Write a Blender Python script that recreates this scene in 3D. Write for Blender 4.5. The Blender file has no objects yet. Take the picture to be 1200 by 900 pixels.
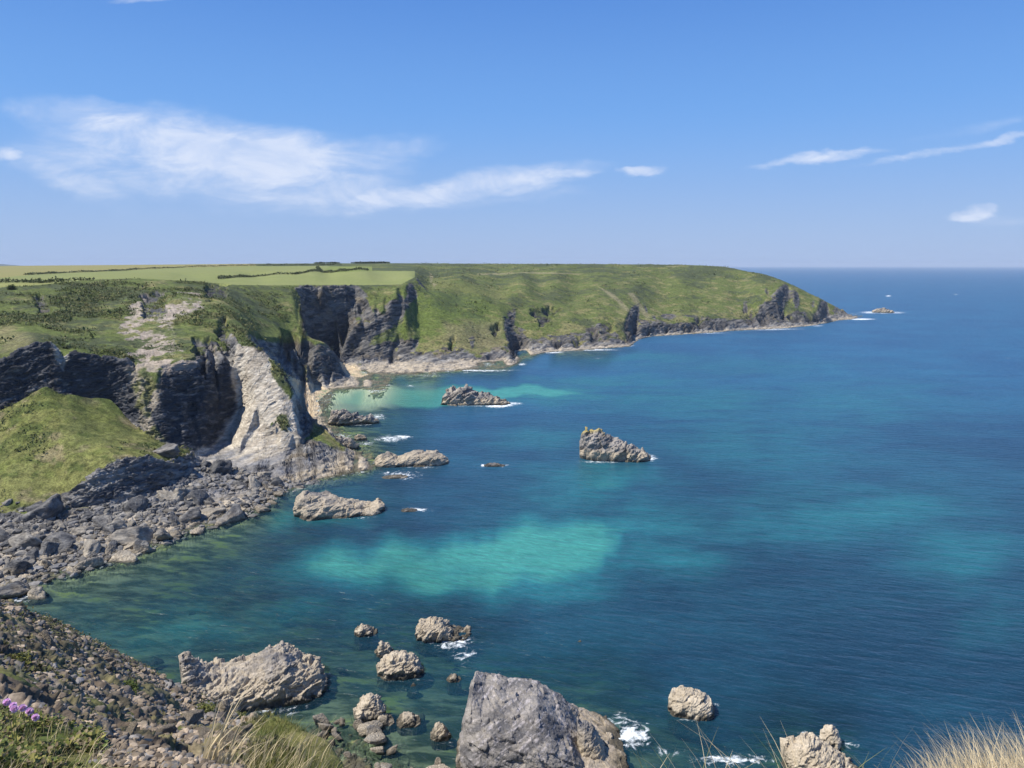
import bpy, bmesh, math, random
import numpy as np
from mathutils import Vector
from mathutils.geometry import delaunay_2d_cdt

random.seed(7)
rng = np.random.default_rng(11)
H = 70.0                       # eye height above the sea, metres
F = 901.0                      # focal length in photograph pixels (1200 wide)
PITCH = math.radians(8.77)
CP, SP = math.cos(PITCH), math.sin(PITCH)
SC = bpy.context.scene
COL = SC.collection

# ---------------------------------------------------------------- site survey helpers
def ray(px, py):
    yu = (450.0 - py) / F
    return ((px - 600.0) / F, CP + yu * SP, -SP + yu * CP)

def P(px, py, Y):
    """bearing + forward distance -> world point"""
    d = ray(px, py); t = Y / d[1]
    return (d[0] * t, Y, H + d[2] * t)

def S(px, py, z=0.0):
    """bearing -> world point at height z"""
    d = ray(px, py); t = (z - H) / d[2]
    return (d[0] * t, d[1] * t, z)

def proj(X, Y, Z):
    dep = Y * CP - (Z - H) * SP
    up = Y * SP + (Z - H) * CP
    dep = np.maximum(dep, 1e-3)
    return 600 + F * X / dep, 450 - F * up / dep

# ---------------------------------------------------------------- numpy noise
def _h(i, j, k, seed):
    h = (i.astype(np.uint32) * np.uint32(374761393) + j.astype(np.uint32) * np.uint32(668265263)
         + k.astype(np.uint32) * np.uint32(2147483647) + np.uint32((seed * 974711 + 12345) & 0xffffffff))
    h = (h ^ (h >> np.uint32(13))) * np.uint32(1274126177)
    h = (h ^ (h >> np.uint32(16))) * np.uint32(2246822519)
    return ((h ^ (h >> np.uint32(15))) & np.uint32(0xffffff)).astype(np.float32) / np.float32(0xffffff)

def vnoise(x, y, z, seed=0):
    xf, yf, zf = np.floor(x), np.floor(y), np.floor(z)
    i, j, k = xf.astype(np.int64), yf.astype(np.int64), zf.astype(np.int64)
    u, v, w = (x - xf).astype(np.float32), (y - yf).astype(np.float32), (z - zf).astype(np.float32)
    u = u * u * u * (u * (u * 6 - 15) + 10); v = v * v * v * (v * (v * 6 - 15) + 10); w = w * w * w * (w * (w * 6 - 15) + 10)
    def L(dj, dk):
        a = _h(i, j + dj, k + dk, seed); b = _h(i + 1, j + dj, k + dk, seed)
        return a + (b - a) * u
    c0 = L(0, 0); c0 = c0 + (L(1, 0) - c0) * v
    c1 = L(0, 1); c1 = c1 + (L(1, 1) - c1) * v
    return (c0 + (c1 - c0) * w) * 2 - 1

def fbm(x, y, z, octv=4, seed=0, gain=0.5, ridged=False):
    x = np.asarray(x, np.float64); y = np.asarray(y, np.float64); z = np.asarray(z, np.float64) + 0 * x
    a, s, tot = 1.0, np.zeros(np.shape(x), np.float32), 0.0
    for o in range(octv):
        n = vnoise(x, y, z, seed + o * 17)
        if ridged: n = 1 - 2 * np.abs(n)
        s += a * n; tot += a; a *= gain
        x = x * 2.03 + 3.7; y = y * 2.03 + 9.1; z = z * 2.03 + 5.3
    return s / tot

def facet(x, y, z, seed=0, tilt=1.0, step=0.5):
    """blocky broken-rock relief: every cell is a tilted plane"""
    x = np.asarray(x, np.float64); y = np.asarray(y, np.float64); z = np.asarray(z, np.float64)
    bx, by, bz = np.floor(x - .5).astype(np.int64), np.floor(y - .5).astype(np.int64), np.floor(z - .5).astype(np.int64)
    best = np.full(x.shape, 1e9, np.float32); val = np.zeros(x.shape, np.float32)
    for a in (0, 1):
        for b in (0, 1):
            for c in (0, 1):
                i, j, k = bx + a, by + b, bz + c
                dx = (x - (i + .1 + .8 * _h(i, j, k, seed))).astype(np.float32)
                dy = (y - (j + .1 + .8 * _h(i, j, k, seed + 1))).astype(np.float32)
                dz = (z - (k + .1 + .8 * _h(i, j, k, seed + 2))).astype(np.float32)
                d = dx * dx + dy * dy + dz * dz
                v = (tilt * (dx * (_h(i, j, k, seed + 3) * 2 - 1) + dy * (_h(i, j, k, seed + 4) * 2 - 1)
                     + dz * (_h(i, j, k, seed + 5) * 2 - 1)) + step * (_h(i, j, k, seed + 6) * 2 - 1))
                m = d < best
                best = np.where(m, d, best); val = np.where(m, v, val)
    return val

ST = math.radians(33)          # dip of the slate beds
def strata(x, y, z):
    return (x * math.cos(ST) + z * math.sin(ST), y * 0.95, (-x * math.sin(ST) + 0.3 * y + z * math.cos(ST)))

def rockrelief(x, y, z, big, seed=0, fine=True):
    """metres of relief for broken slate, 'big' = size of the largest blocks"""
    a, b, c = strata(x, y, z)
    w = fbm(x / big, y / big, z / big, 2, seed + 90) * .35
    r = facet(a / big + w, b / big + w, c / big * 1.9 + w, seed) * .20 * big
    s = big * .38
    r += facet(a / s, b / s, c / s * 2.3 + w, seed + 20) * .20 * s
    if fine:
        s = big * .14
        r += facet(a / s, b / s, c / s * 2.3, seed + 40) * .22 * s
    r += fbm(a / big * 1.5, b / big * 1.5, c / big * 4, 4, seed + 60) * .14 * big
    return r

def sstep(e0, e1, x):
    t = np.clip((x - e0) / (e1 - e0), 0, 1); return t * t * (3 - 2 * t)

def lerp(a, b, t): return a + (b - a) * t

def polymask(px, py, poly, soft):
    """soft mask of a plan outline; +soft inside, fades over 'soft'"""
    out = np.zeros(px.shape, np.float32)
    q = np.array(poly, float); x0, y0 = q.min(0) - soft * 2; x1, y1 = q.max(0) + soft * 2
    sel = np.nonzero((px > x0) & (px < x1) & (py > y0) & (py < y1))[0]
    if not len(sel): return out
    x, y = px[sel], py[sel]; ins = np.zeros(len(sel), bool); d = np.full(len(sel), 1e9)
    for k in range(len(q)):
        ax, ay = q[k]; bx, by = q[(k + 1) % len(q)]
        ex, ey = bx - ax, by - ay
        t = np.clip(((x - ax) * ex + (y - ay) * ey) / (ex * ex + ey * ey + 1e-9), 0, 1)
        d = np.minimum(d, (x - ax - ex * t) ** 2 + (y - ay - ey * t) ** 2)
        c = (ay > y) != (by > y)
        ins ^= c & (x < ex * (y - ay) / (ey + 1e-12) + ax)
    d = np.sqrt(d); d = np.where(ins, d, -d)
    out[sel] = sstep(-soft, soft, d)
    return out

def ellmask(px, py, cx, cy, rx, ry, rot=0):
    c, s = math.cos(math.radians(rot)), math.sin(math.radians(rot))
    dx, dy = px - cx, py - cy
    u, v = (dx * c + dy * s) / rx, (-dx * s + dy * c) / ry
    return np.exp(-(u * u + v * v)).astype(np.float32)

# ---------------------------------------------------------------- object helpers
def tag(o, label=None, cat=None, group=None, kind=None):
    if label: o['label'] = label
    if cat: o['category'] = cat
    if group: o['group'] = group
    if kind: o['kind'] = kind
    return o

def mesh_np(name, verts, faces, mat, attrs=None, smooth=True, parent=None):
    """faces: (n,3) or (n,4) int array"""
    me = bpy.data.meshes.new(name)
    verts = np.ascontiguousarray(verts, np.float32); faces = np.ascontiguousarray(faces, np.int32)
    n, k = faces.shape
    me.vertices.add(len(verts)); me.vertices.foreach_set('co', verts.ravel())
    me.loops.add(n * k); me.loops.foreach_set('vertex_index', faces.ravel())
    me.polygons.add(n)
    me.polygons.foreach_set('loop_start', np.arange(0, n * k, k, dtype=np.int32))
    me.update(calc_edges=True)
    me.polygons.foreach_set('use_smooth', np.full(n, bool(smooth)))
    for nm, arr in (attrs or {}).items():
        arr = np.asarray(arr, np.float32)
        if arr.ndim == 2:
            at = me.attributes.new(nm, 'FLOAT_COLOR', 'POINT')
            at.data.foreach_set('color', np.c_[arr, np.ones(len(arr), np.float32)].astype(np.float32).ravel())
        else:
            at = me.attributes.new(nm, 'FLOAT', 'POINT'); at.data.foreach_set('value', arr)
    me.materials.append(mat)
    o = bpy.data.objects.new(name, me); COL.objects.link(o)
    if parent: o.parent = parent
    return o

def grid_faces(nr, nc):
    i = np.arange(nr * nc, dtype=np.int32).reshape(nr, nc)
    return np.stack([i[:-1, :-1], i[:-1, 1:], i[1:, 1:], i[1:, :-1]], -1).reshape(-1, 4)

def submesh(name, V, Fc, keep, mat, attrs, smooth=True):
    f = Fc[keep]
    u, inv = np.unique(f, return_inverse=True)
    return mesh_np(name, V[u], inv.reshape(f.shape), mat, {k: a[u] for k, a in attrs.items()}, smooth)

# ---------------------------------------------------------------- node helpers
class Sock:
    def __init__(s, nt, o): s.nt, s.o = nt, o
    def _m(s, op, *b, clamp=False):
        n = s.nt.nodes.new('ShaderNodeMath'); n.operation = op; n.use_clamp = clamp
        for i, v in enumerate((s,) + b):
            if isinstance(v, Sock): s.nt.links.new(v.o, n.inputs[i])
            else: n.inputs[i].default_value = v
        return Sock(s.nt, n.outputs[0])
    def __add__(s, b): return s._m('ADD', b)
    def __radd__(s, b): return s._m('ADD', b)
    def __sub__(s, b): return s._m('SUBTRACT', b)
    def __rsub__(s, b): return (s * -1.0) + b
    def __mul__(s, b): return s._m('MULTIPLY', b)
    def __rmul__(s, b): return s._m('MULTIPLY', b)
    def __truediv__(s, b): return s._m('DIVIDE', b)
    def max(s, b): return s._m('MAXIMUM', b)
    def min(s, b): return s._m('MINIMUM', b)
    def pow(s, b): return s._m('POWER', b)
    def clamp(s): return s._m('ADD', 0.0, clamp=True)
    def step(s, a, b):
        n = s.nt.nodes.new('ShaderNodeMapRange'); n.interpolation_type = 'SMOOTHSTEP'
        s.nt.links.new(s.o, n.inputs['Value']); n.inputs['From Min'].default_value = a; n.inputs['From Max'].default_value = b
        return Sock(s.nt, n.outputs[0])
    def lin(s, a, b, c, d):
        n = s.nt.nodes.new('ShaderNodeMapRange'); s.nt.links.new(s.o, n.inputs[0])
        for i, v in zip((1, 2, 3, 4), (a, b, c, d)): n.inputs[i].default_value = v
        return Sock(s.nt, n.outputs[0])

class NT:
    def __init__(s, nt): s.nt = nt; nt.nodes.clear()
    def n(s, t, **kw):
        nd = s.nt.nodes.new(t)
        for k, v in kw.items(): setattr(nd, k, v)
        return nd
    def put(s, sock, v):
        if isinstance(v, Sock): s.nt.links.new(v.o, sock)
        elif v is not None: sock.default_value = v
    def S(s, o): return Sock(s.nt, o)
    def attr(s, name, out='Fac'):
        nd = s.n('ShaderNodeAttribute', attribute_name=name); return s.S(nd.outputs[out])
    def pos(s): return s.S(s.n('ShaderNodeNewGeometry').outputs['Position'])
    def obj(s): return s.S(s.n('ShaderNodeTexCoord').outputs['Object'])
    def xyz(s, v):
        nd = s.n('ShaderNodeSeparateXYZ'); s.put(nd.inputs[0], v); return [s.S(o) for o in nd.outputs]
    def vec(s, x, y, z):
        nd = s.n('ShaderNodeCombineXYZ')
        for i, v in enumerate((x, y, z)): s.put(nd.inputs[i], v)
        return s.S(nd.outputs[0])
    def mapping(s, v, scale=(1, 1, 1), rot=(0, 0, 0), loc=(0, 0, 0)):
        nd = s.n('ShaderNodeMapping'); s.put(nd.inputs[0], v)
        nd.inputs['Scale'].default_value = scale; nd.inputs['Rotation'].default_value = rot; nd.inputs['Location'].default_value = loc
        return s.S(nd.outputs[0])
    def noise(s, v, scale, detail=4, rough=.55, dist=0.0):
        nd = s.n('ShaderNodeTexNoise'); s.put(nd.inputs['Vector'], v)
        nd.inputs['Scale'].default_value = scale; nd.inputs['Detail'].default_value = detail
        nd.inputs['Roughness'].default_value = rough; nd.inputs['Distortion'].default_value = dist
        return s.S(nd.outputs['Fac'])
    def voro(s, v, scale, feature='F1', out='Distance'):
        nd = s.n('ShaderNodeTexVoronoi', feature=feature); s.put(nd.inputs['Vector'], v); nd.inputs['Scale'].default_value = scale
        return s.S(nd.outputs[out])
    def mix(s, fac, a, b, blend='MIX'):
        nd = s.n('ShaderNodeMix', data_type='RGBA', blend_type=blend)
        s.put(nd.inputs[0], fac)
        s.put(nd.inputs[6], a if isinstance(a, Sock) else tuple(a) + (1,)); s.put(nd.inputs[7], b if isinstance(b, Sock) else tuple(b) + (1,))
        return s.S(nd.outputs[2])
    def mul(s, c, f): return s.mix(1.0, c, s.vec(f, f, f), 'MULTIPLY')
    def bump(s, h, strength=.5, dist=.1, normal=None):
        nd = s.n('ShaderNodeBump'); s.put(nd.inputs['Height'], h)
        nd.inputs['Strength'].default_value = strength; nd.inputs['Distance'].default_value = dist
        if normal: s.put(nd.inputs['Normal'], normal)
        return s.S(nd.outputs[0])
    def bsdf(s, col, rough=.9, normal=None, spec=.2):
        nd = s.n('ShaderNodeBsdfPrincipled'); s.put(nd.inputs['Base Color'], col if isinstance(col, Sock) else tuple(col) + (1,))
        s.put(nd.inputs['Roughness'], rough); nd.inputs['Specular IOR Level'].default_value = spec
        if normal: s.put(nd.inputs['Normal'], normal)
        return s.S(nd.outputs[0])
    def out(s, sh, which='Surface', kind='ShaderNodeOutputMaterial'):
        nd = s.n(kind); s.put(nd.inputs[which], sh)

def material(name):
    m = bpy.data.materials.new(name); m.use_nodes = True
    return m, NT(m.node_tree)

# ---------------------------------------------------------------- materials
def mat_land():
    m, t = material('turf_and_slate')
    p = t.pos(); rock = t.attr('rock'); tint = t.attr('tint', 'Color')
    n1 = t.noise(p, .55, 7, .62); n2 = t.noise(p, 2.2, 5, .65); n3 = t.noise(p, .12, 3, .5)
    g = n1.lin(.3, .7, .50, 1.5) * n2.lin(.3, .7, .60, 1.4) * n3.lin(.3, .7, .86, 1.14)
    ps = t.mapping(p, (.5, .5, 2.2), (0, ST, 0))
    r1 = t.noise(ps, .8, 8, .68, .5); r2 = t.noise(ps, .25, 4, .55)
    r = r1.lin(.3, .7, .55, 1.42) * r2.lin(.3, .7, .8, 1.2)
    f = g + (r - g) * rock
    c = t.mul(tint, f)
    cr = t.voro(t.mapping(p, (.6, .6, 1.3), (0, ST, 0)), .9, 'DISTANCE_TO_EDGE')
    h = (n1 * .5 + n2 * .3) + ((r1 * .9 + cr.min(.25) * .5) - (n1 * .5 + n2 * .3)) * rock
    t.out(t.bsdf(c, .95, t.bump(h, .8, .55), .12))
    return m

def mat_rock(name, dark, light, tan_z=2.2, scale=1.0, spec=.2):
    """loose rock: bedding streaks, lichen, tan barnacled skirt near the water"""
    m, t = material(name)
    ob = t.obj(); p = t.pos(); inf = t.n('ShaderNodeObjectInfo'); rnd = t.S(inf.outputs['Random'])
    q = t.mapping(ob, (1, 1, 2.6), (0, .5, .3))
    n1 = t.noise(q, 1.6 * scale, 8, .68, .4); n2 = t.noise(ob, 6 * scale, 6, .7); n3 = t.noise(p, .35, 3)
    c = t.mix((n1 + n3 * .5 - .25).step(.3, .75), dark, light)
    c = t.mix((rnd * .55 + n3 * .4).step(.4, .85), c, t.mix(n1.step(.3, .7), (.20, .17, .13), (.36, .32, .25)))
    x, y, z = t.xyz(p)
    tan = (z + (n3 - .5) * 3.0).lin(tan_z, tan_z * .4, 0, .65)
    c = t.mix(tan.clamp(), c, t.mix(n2.step(.35, .65), (.25, .20, .135), (.45, .38, .27)))
    c = t.mix(z.lin(.55, .12, 0, .85).clamp(), c, (.05, .048, .035))
    c = t.mul(c, n2.lin(.3, .7, .7, 1.28) * rnd.lin(0, 1, .72, 1.2))
    t.out(t.bsdf(c, .88, t.bump(n1 * .8 + n2 * .4 + t.voro(t.mapping(ob, (1, 1, 3.2), (.2, .5, .3)), 2.2 * scale, 'DISTANCE_TO_EDGE').min(.2) * 1.5, .9, .3 / scale), spec))
    return m

def mat_tint(name, scale=1.0, lo=.6, hi=1.4, bump=.5, bd=.2, rough=.92, spec=.2):
    m, t = material(name)
    p = t.pos(); q = t.mapping(p, (1, 1, 2.2), (0, ST, 0))
    n1 = t.noise(q, .9 * scale, 9, .68, .4); n2 = t.noise(p, 3.5 * scale, 6, .68)
    c = t.mul(t.attr('tint', 'Color'), n1.lin(.3, .7, lo, hi) * n2.lin(.3, .7, .75, 1.25))
    t.out(t.bsdf(c, rough, t.bump(n1 + n2 * .5, bump, bd), spec))
    return m

def mat_plain_tint(name, rough=.7, trans=.0):
    m, t = material(name)
    c = t.attr('tint', 'Color'); n = t.noise(t.pos(), 9, 2)
    b = t.bsdf(t.mul(c, n.lin(.3, .7, .85, 1.15)), rough, None, .25)
    if trans:
        tr = t.n('ShaderNodeBsdfTranslucent'); t.put(tr.inputs[0], c)
        mx = t.n('ShaderNodeMixShader'); mx.inputs[0].default_value = trans
        t.put(mx.inputs[1], b); t.put(mx.inputs[2], t.S(tr.outputs[0])); b = t.S(mx.outputs[0])
    t.out(b)
    return m

def mat_field(name, c0, c1):
    m, t = material(name)
    p = t.pos()
    st = t.noise(t.mapping(p, (.02, .18, .1), (0, 0, .5)), 1.0, 4, .6); n = t.noise(p, .02, 5, .6); k = t.noise(p, .5, 4, .6)
    c = t.mix((st * .5 + n * .6).step(.35, .75), c0, c1)
    t.out(t.bsdf(t.mul(c, k.lin(.3, .7, .85, 1.15)), .95, None, .1))
    return m

def mat_sand():
    m, t = material('pale_sand')
    p = t.pos(); n = t.noise(p, .25, 6); z = t.xyz(p)[2]
    c = t.mix(n.step(.35, .7), (.50, .39, .25), (.60, .49, .33))
    c = t.mix((z + (n - .5) * .8).lin(.8, .1, 0, .6).clamp(), c, (.27, .22, .15))
    t.out(t.bsdf(c, .95, t.bump(n, .3, .3), .1))
    return m

def mat_seabed():
    m, t = material('weedy_seabed')
    p = t.pos(); n = t.noise(p, .12, 6, .65, .6); k = t.noise(t.mapping(p, (.35, .9, .5), (0, 0, .35)), .45, 6, .65, .3); v = t.noise(p, .07, 3, .5)
    sand = t.attr('sand')
    c = t.mix(k.step(.38, .66), (.040, .052, .030), (.24, .235, .155))
    c = t.mix((v * k + (k - .5) * .25).step(.30, .42), c, (.26, .26, .075))
    c = t.mix(sand.clamp(), c, (.52, .46, .33))
    t.out(t.bsdf(c, .95, t.bump(k, .5, .6), .1))
    return m

def mat_sea():
    m, t = material('sea_water')
    p = t.pos(); x, y, z = t.xyz(p)
    shoal = t.attr('shoal'); clear = t.attr('clear'); foam = t.attr('foam'); dep = t.attr('depth'); far = t.attr('far')
    big = t.noise(p, .012, 4, .55, .4); mid = t.noise(t.mapping(p, (.6, 1.3, 1)), .045, 5, .6, .3)
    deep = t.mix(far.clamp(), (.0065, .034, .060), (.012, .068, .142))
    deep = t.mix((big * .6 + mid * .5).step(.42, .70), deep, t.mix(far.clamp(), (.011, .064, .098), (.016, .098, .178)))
    fine = t.noise(t.mapping(p, (.35, 1.6, 1), (0, 0, -.25)), .11, 6, .7, .5)
    sh = (shoal + ((mid - .5) * .75 + (fine - .5) * .55) * shoal.lin(0, .4, 0, 1).clamp()).clamp()
    tq = t.mix((sh - .42).step(0, .58), (.015, .122, .145), (.044, .232, .196))
    c = t.mix(sh.step(.0, .6), deep, tq)
    # waves: crests run roughly across the view, two wind-chop directions over a long swell
    rot = lambda deg, sc: t.mapping(t.mapping(p, (1, 1, 1), (0, 0, math.radians(deg))), sc)
    w1 = t.noise(rot(14, (.10, .42, 1)), 1.0, 3, .5, .4)
    w2 = t.noise(rot(22, (.34, 1.0, 1)), 1.0, 4, .6, .3)
    w3 = t.noise(rot(8, (.8, 2.2, 1)), 1.0, 3, .6)
    hgt = w1 * 1.0 + w2 * .58 + w3 * .18
    nb = t.bump(hgt, .75, .9)
    dif = t.n('ShaderNodeBsdfDiffuse'); t.put(dif.inputs['Color'], t.mul(c, w2.lin(.3, .7, .80, 1.2) * w1.lin(.3, .7, .88, 1.12))); t.put(dif.inputs['Normal'], nb)  # wave noise also varies body colour, standing in for changing sky reflection
    tr = t.n('ShaderNodeBsdfTransparent'); t.put(tr.inputs['Color'], t.mix((dep / 3.5).clamp(), (.86, .95, .90), (.36, .68, .60)))
    body = t.n('ShaderNodeMixShader'); t.put(body.inputs[0], clear.clamp()); t.put(body.inputs[1], t.S(dif.outputs[0])); t.put(body.inputs[2], t.S(tr.outputs[0]))
    gl = t.n('ShaderNodeBsdfGlossy'); gl.inputs['Roughness'].default_value = .30; t.put(gl.inputs['Normal'], nb)
    gl.inputs['Color'].default_value = (.9, .95, 1, 1)
    lw = t.n('ShaderNodeLayerWeight'); t.put(lw.inputs['Normal'], nb)
    fac = t.S(lw.outputs['Facing']).pow(4.5) * .42 + .024
    sea = t.n('ShaderNodeMixShader'); t.put(sea.inputs[0], fac.min(.34) * (1.0 - clear * .8)); t.put(sea.inputs[1], t.S(body.outputs[0])); t.put(sea.inputs[2], t.S(gl.outputs[0]))
    fn = t.noise(p, .55, 8, .72, 1.2); fv = t.voro(t.mapping(p, (.5, .9, 1)), .8, 'DISTANCE_TO_EDGE')
    ff = (foam * 1.25 + (fn - .5) * 2.2 * foam.lin(0, .2, 0, 1).clamp() - fv * .8 * foam.lin(0, .3, 0, 1).clamp()).step(.45, 1.0)
    fd = t.n('ShaderNodeBsdfDiffuse'); fd.inputs['Color'].default_value = (.80, .84, .84, 1)
    fin = t.n('ShaderNodeMixShader'); t.put(fin.inputs[0], ff * .92); t.put(fin.inputs[1], t.S(sea.outputs[0])); t.put(fin.inputs[2], t.S(fd.outputs[0]))
    t.out(t.S(fin.outputs[0]))
    return m

M_LAND = mat_land(); M_SAND = mat_sand(); M_BED = mat_seabed(); M_SEA = mat_sea()
M_BOULDER = mat_rock('beach_boulder_slate', (.048, .049, .054), (.215, .208, .195))
M_ISLET = mat_tint('islet_slate', 1.0, .55, 1.42, .8, .35)
M_BIGROCK = mat_tint('foreshore_rock', 2.2, .6, 1.35, .8, .12)
M_SCREE = mat_tint('scree_soil', 6.0, .6, 1.4, .6, .03)
M_STONE = mat_rock('scree_stone', (.13, .12, .115), (.36, .31, .26), -50, 2.0)
M_GRASS = mat_plain_tint('grass_blades', .6, .25)
M_BUSH = mat_plain_tint('shrub_leaves', .7, .15)
M_PETAL = mat_plain_tint('thrift_petals', .6, .3)

# ================================================================ TERRAIN
# survey lines: (bearing px, py, forward distance) ; 'z' lines give a height instead
PTS = []
def emit(p):
    PTS.append(p)
def line(pts, jit=0.0, n=None, mode='Y', seed=[0]):
    """dense, slightly ragged samples along a surveyed edge"""
    W = [P(*q) if mode == 'Y' else S(q[0], q[1], q[2]) for q in pts]
    dense_line(W, jit)
def dense_line(W, jit=0.0):
    for a, b in zip(W[:-1], W[1:]):
        ua, va = F * a[0] / a[1], F * H / a[1]; ub, vb = F * b[0] / b[1], F * H / b[1]
        L = math.hypot(ub - ua, vb - va); n = max(1, int(L / 3.5))
        for k in range(n):
            f = k / n; ja = 0.0
            # interpolate straight in plan
            x, y, z = (a[i] + (b[i] - a[i]) * f for i in range(3))
            y *= 1 + random.gauss(0, .0015) * ja; x *= 1 + random.gauss(0, .003) * ja
            emit((x, y, z + random.gauss(0, .35) * ja))
    emit(W[-1])
def pts(L):
    for q in L: emit(P(*q))
def zpts(L):
    for q in L: emit(S(*q))

# --- waterline, from the boulder beach round both coves to the end of the headland
SHORE = [(-140, 742), (-60, 712), (0, 692), (60, 672), (120, 655), (165, 641), (215, 622), (262, 607), (300, 597), (330, 574), (380, 560),
         (436, 550), (440, 544), (420, 532), (402, 524), (392, 508), (384, 494), (374, 480), (369, 468), (378, 457), (400, 455), (440, 454), (452, 451),
         (440, 446), (418, 441), (405, 436), (404, 432), (414, 431), (428, 438), (470, 439), (540, 434), (592, 431), (607, 426), (606, 420),
         (640, 413), (700, 409), (738, 406), (742, 399), (765, 394), (820, 390.5), (870, 387), (920, 384.5), (958, 381), (968, 376.5), (1000, 374), (1006, 372)]
dense_line([S(a, b, 0.0) for a, b in SHORE], .6)
TIP = S(1006, 372)
dense_line([TIP, (TIP[0] * .97, TIP[1] * 1.06, 0), (420, 1250, 0), (430, 1500, 0), (500, 2000, 0), (620, 2600, 0)])
# sea bed beyond the waterline
zpts([(-140, 800, -2), (0, 730, -1.2), (60, 715, -1.3), (120, 695, -1.2), (180, 675, -1.3), (240, 650, -1.4), (290, 630, -1.3), (320, 610, -1.5), (345, 600, -3),
      (0, 770, -2.2), (100, 740, -2.2), (200, 715, -2.3), (260, 690, -2.6), (330, 650, -3.6), (420, 585, -4), (460, 560, -4), (470, 530, -3), (440, 505, -1.6), (420, 490, -1.3), (410, 475, -1.5),
      (420, 464, -1.6), (480, 462, -2.5), (500, 490, -4), (530, 450, -4), (470, 447, -2), (440, 442, -1.6), (640, 425, -6), (610, 437, -4), (760, 404, -6), (860, 396, -7), (960, 388, -7), (1010, 378, -5),
      (200, 780, -2.2), (300, 740, -2.6), (400, 700, -5), (250, 840, -1.2), (330, 830, -1.3), (400, 800, -1.8), (400, 770, -2.4), (450, 740, -3.2), (520, 770, -2.8), (520, 830, -1.8), (480, 860, -1.2), (420, 880, -.2), (520, 900, -1.2), (640, 760, -6),
      (700, 820, -2.5), (740, 860, -1.8), (720, 940, -1), (800, 860, -4.5), (860, 900, -3.2), (920, 890, -2.2), (1000, 900, -3), (1100, 900, -6), (1200, 850, -9), (900, 760, -9),
      (300, 900, .5), (380, 960, .6), (500, 980, .2), (600, 1000, -.5), (1000, 1000, -1.5), (1300, 1000, -6), (200, 960, 1), (0, 960, 1.0), (-100, 860, -1.0), (-300, 900, -1), (-300, 780, -1)])
for a in (-.95, -.6, -.3, 0, .3, .55, .75):
    emit((a * 78, 78, -1.0))
zpts([(600, 640, -12), (700, 560, -14), (620, 500, -12), (760, 450, -14), (900, 420, -14), (1040, 395, -14), (1200, 420, -15), (1200, 600, -15), (1000, 700, -14), (760, 700, -10), (560, 680, -6), (480, 650, -5), (1300, 760, -14), (1300, 380, -15)])
# --- top of the boulder beach
line([(-140, 650, 4), (-60, 622, 4), (0, 606, 4), (40, 602, 4), (75, 599, 4), (110, 597, 4), (145, 590, 4.3), (180, 578, 5), (208, 561, 6), (236, 546, 6)], .8, mode='z')
zpts([(258, 539, 5), (300, 547, 4), (330, 549, 3.4), (360, 546, 3.2), (250, 570, 3.4), (200, 600, 2.6), (120, 625, 2.6), (40, 645, 2.4), (300, 572, 2.2),
      (395, 531, 2.6), (425, 543, 1.6), (380, 548, 2.2), (270, 590, 1.6)])
# --- grassy hummock: toe edge over the dark caves
GE = [(-140, 612, 194), (-60, 600, 197), (0, 592, 199), (40, 598, 199), (70, 590, 203.5), (78, 583, 203.8), (95, 570, 204.6), (112, 555, 207), (130, 541, 211), (160, 534, 216.5), (190, 539, 222), (206, 542, 228), (220, 531, 239.5)]
line(GE, .4)
pts([(0, 545, 212), (60, 520, 222), (110, 510, 232), (150, 515, 236), (30, 500, 228), (-60, 550, 211), (-60, 500, 225), (90, 545, 212), (180, 528, 232)])
# hummock crest against the upper dark cliff
HE = [(-140, 520, 230), (-60, 503, 237), (0, 491, 241), (30, 470, 245), (52, 450, 248.5), (66, 453, 249.5), (85, 463, 252.5), (108, 471, 256.5), (126, 471, 259), (140, 481, 258), (150, 491, 255.5), (162, 500, 252), (172, 508, 248), (186, 517, 246), (206, 527, 244), (226, 532, 246)]
line(HE, .4)
# top of the dark cliff
CE = [(-140, 428, 236), (-60, 424, 242), (0, 421, 245), (15, 418, 247.5), (18, 410, 249), (40, 402, 251), (57, 401, 253), (64, 410, 252.8), (70, 419, 253.5), (76, 418, 254.5), (88, 412, 256.5), (110, 417, 259.5), (128, 420, 262), (145, 421, 264.5), (149, 419, 265.5), (154, 432, 264.5), (162, 440, 262)]
line(CE, .6)
# lit buttress between the two dark walls
RB = [(162, 440, 262), (166, 455, 257.5), (166, 472, 253), (176, 484, 250), (180, 500, 247.5), (190, 514, 246.5)]
line(RB, .5)
line([(172, 428, 267), (190, 431, 266), (206, 428, 268), (215, 424, 271), (232, 424, 275), (238, 436, 274), (246, 424, 279), (258, 424, 286), (268, 418, 289), (278, 405, 293)], .6)
line([(172, 428, 267), (178, 446, 262), (182, 462, 257), (188, 470, 254), (176, 492, 250.5)], .5)
# amphitheatre foot and the corner where the pale slab begins
line([(190, 514, 246.5), (206, 524, 247), (222, 531.5, 249), (240, 529, 263), (252, 522, 272), (263, 509, 279), (272, 494, 284)], .3)
line([(272, 494, 284), (281, 478, 287.5), (276, 458, 289.5), (272, 440, 291), (276, 420, 292.5), (278, 405, 293)], .3)
pts([(240, 470, 276), (225, 490, 266), (255, 480, 283), (210, 460, 266), (250, 445, 284), (206, 500, 255)])
# pale slab
line([(278, 405, 293), (300, 407, 292), (312, 412, 291), (322, 425, 289)], .5)
RE = [(322, 425, 289), (335, 441, 286), (344, 465, 280), (347, 490, 274), (351, 512, 268), (364, 526, 264)]
line(RE, .4)
line([(240, 533, 259), (262, 538, 257.5), (285, 540, 257), (310, 538, 258), (340, 532, 261), (364, 529, 262)], .5)
pts([(300, 470, 277), (315, 500, 269), (285, 510, 267), (310, 440, 284), (330, 500, 268.5)])
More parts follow.
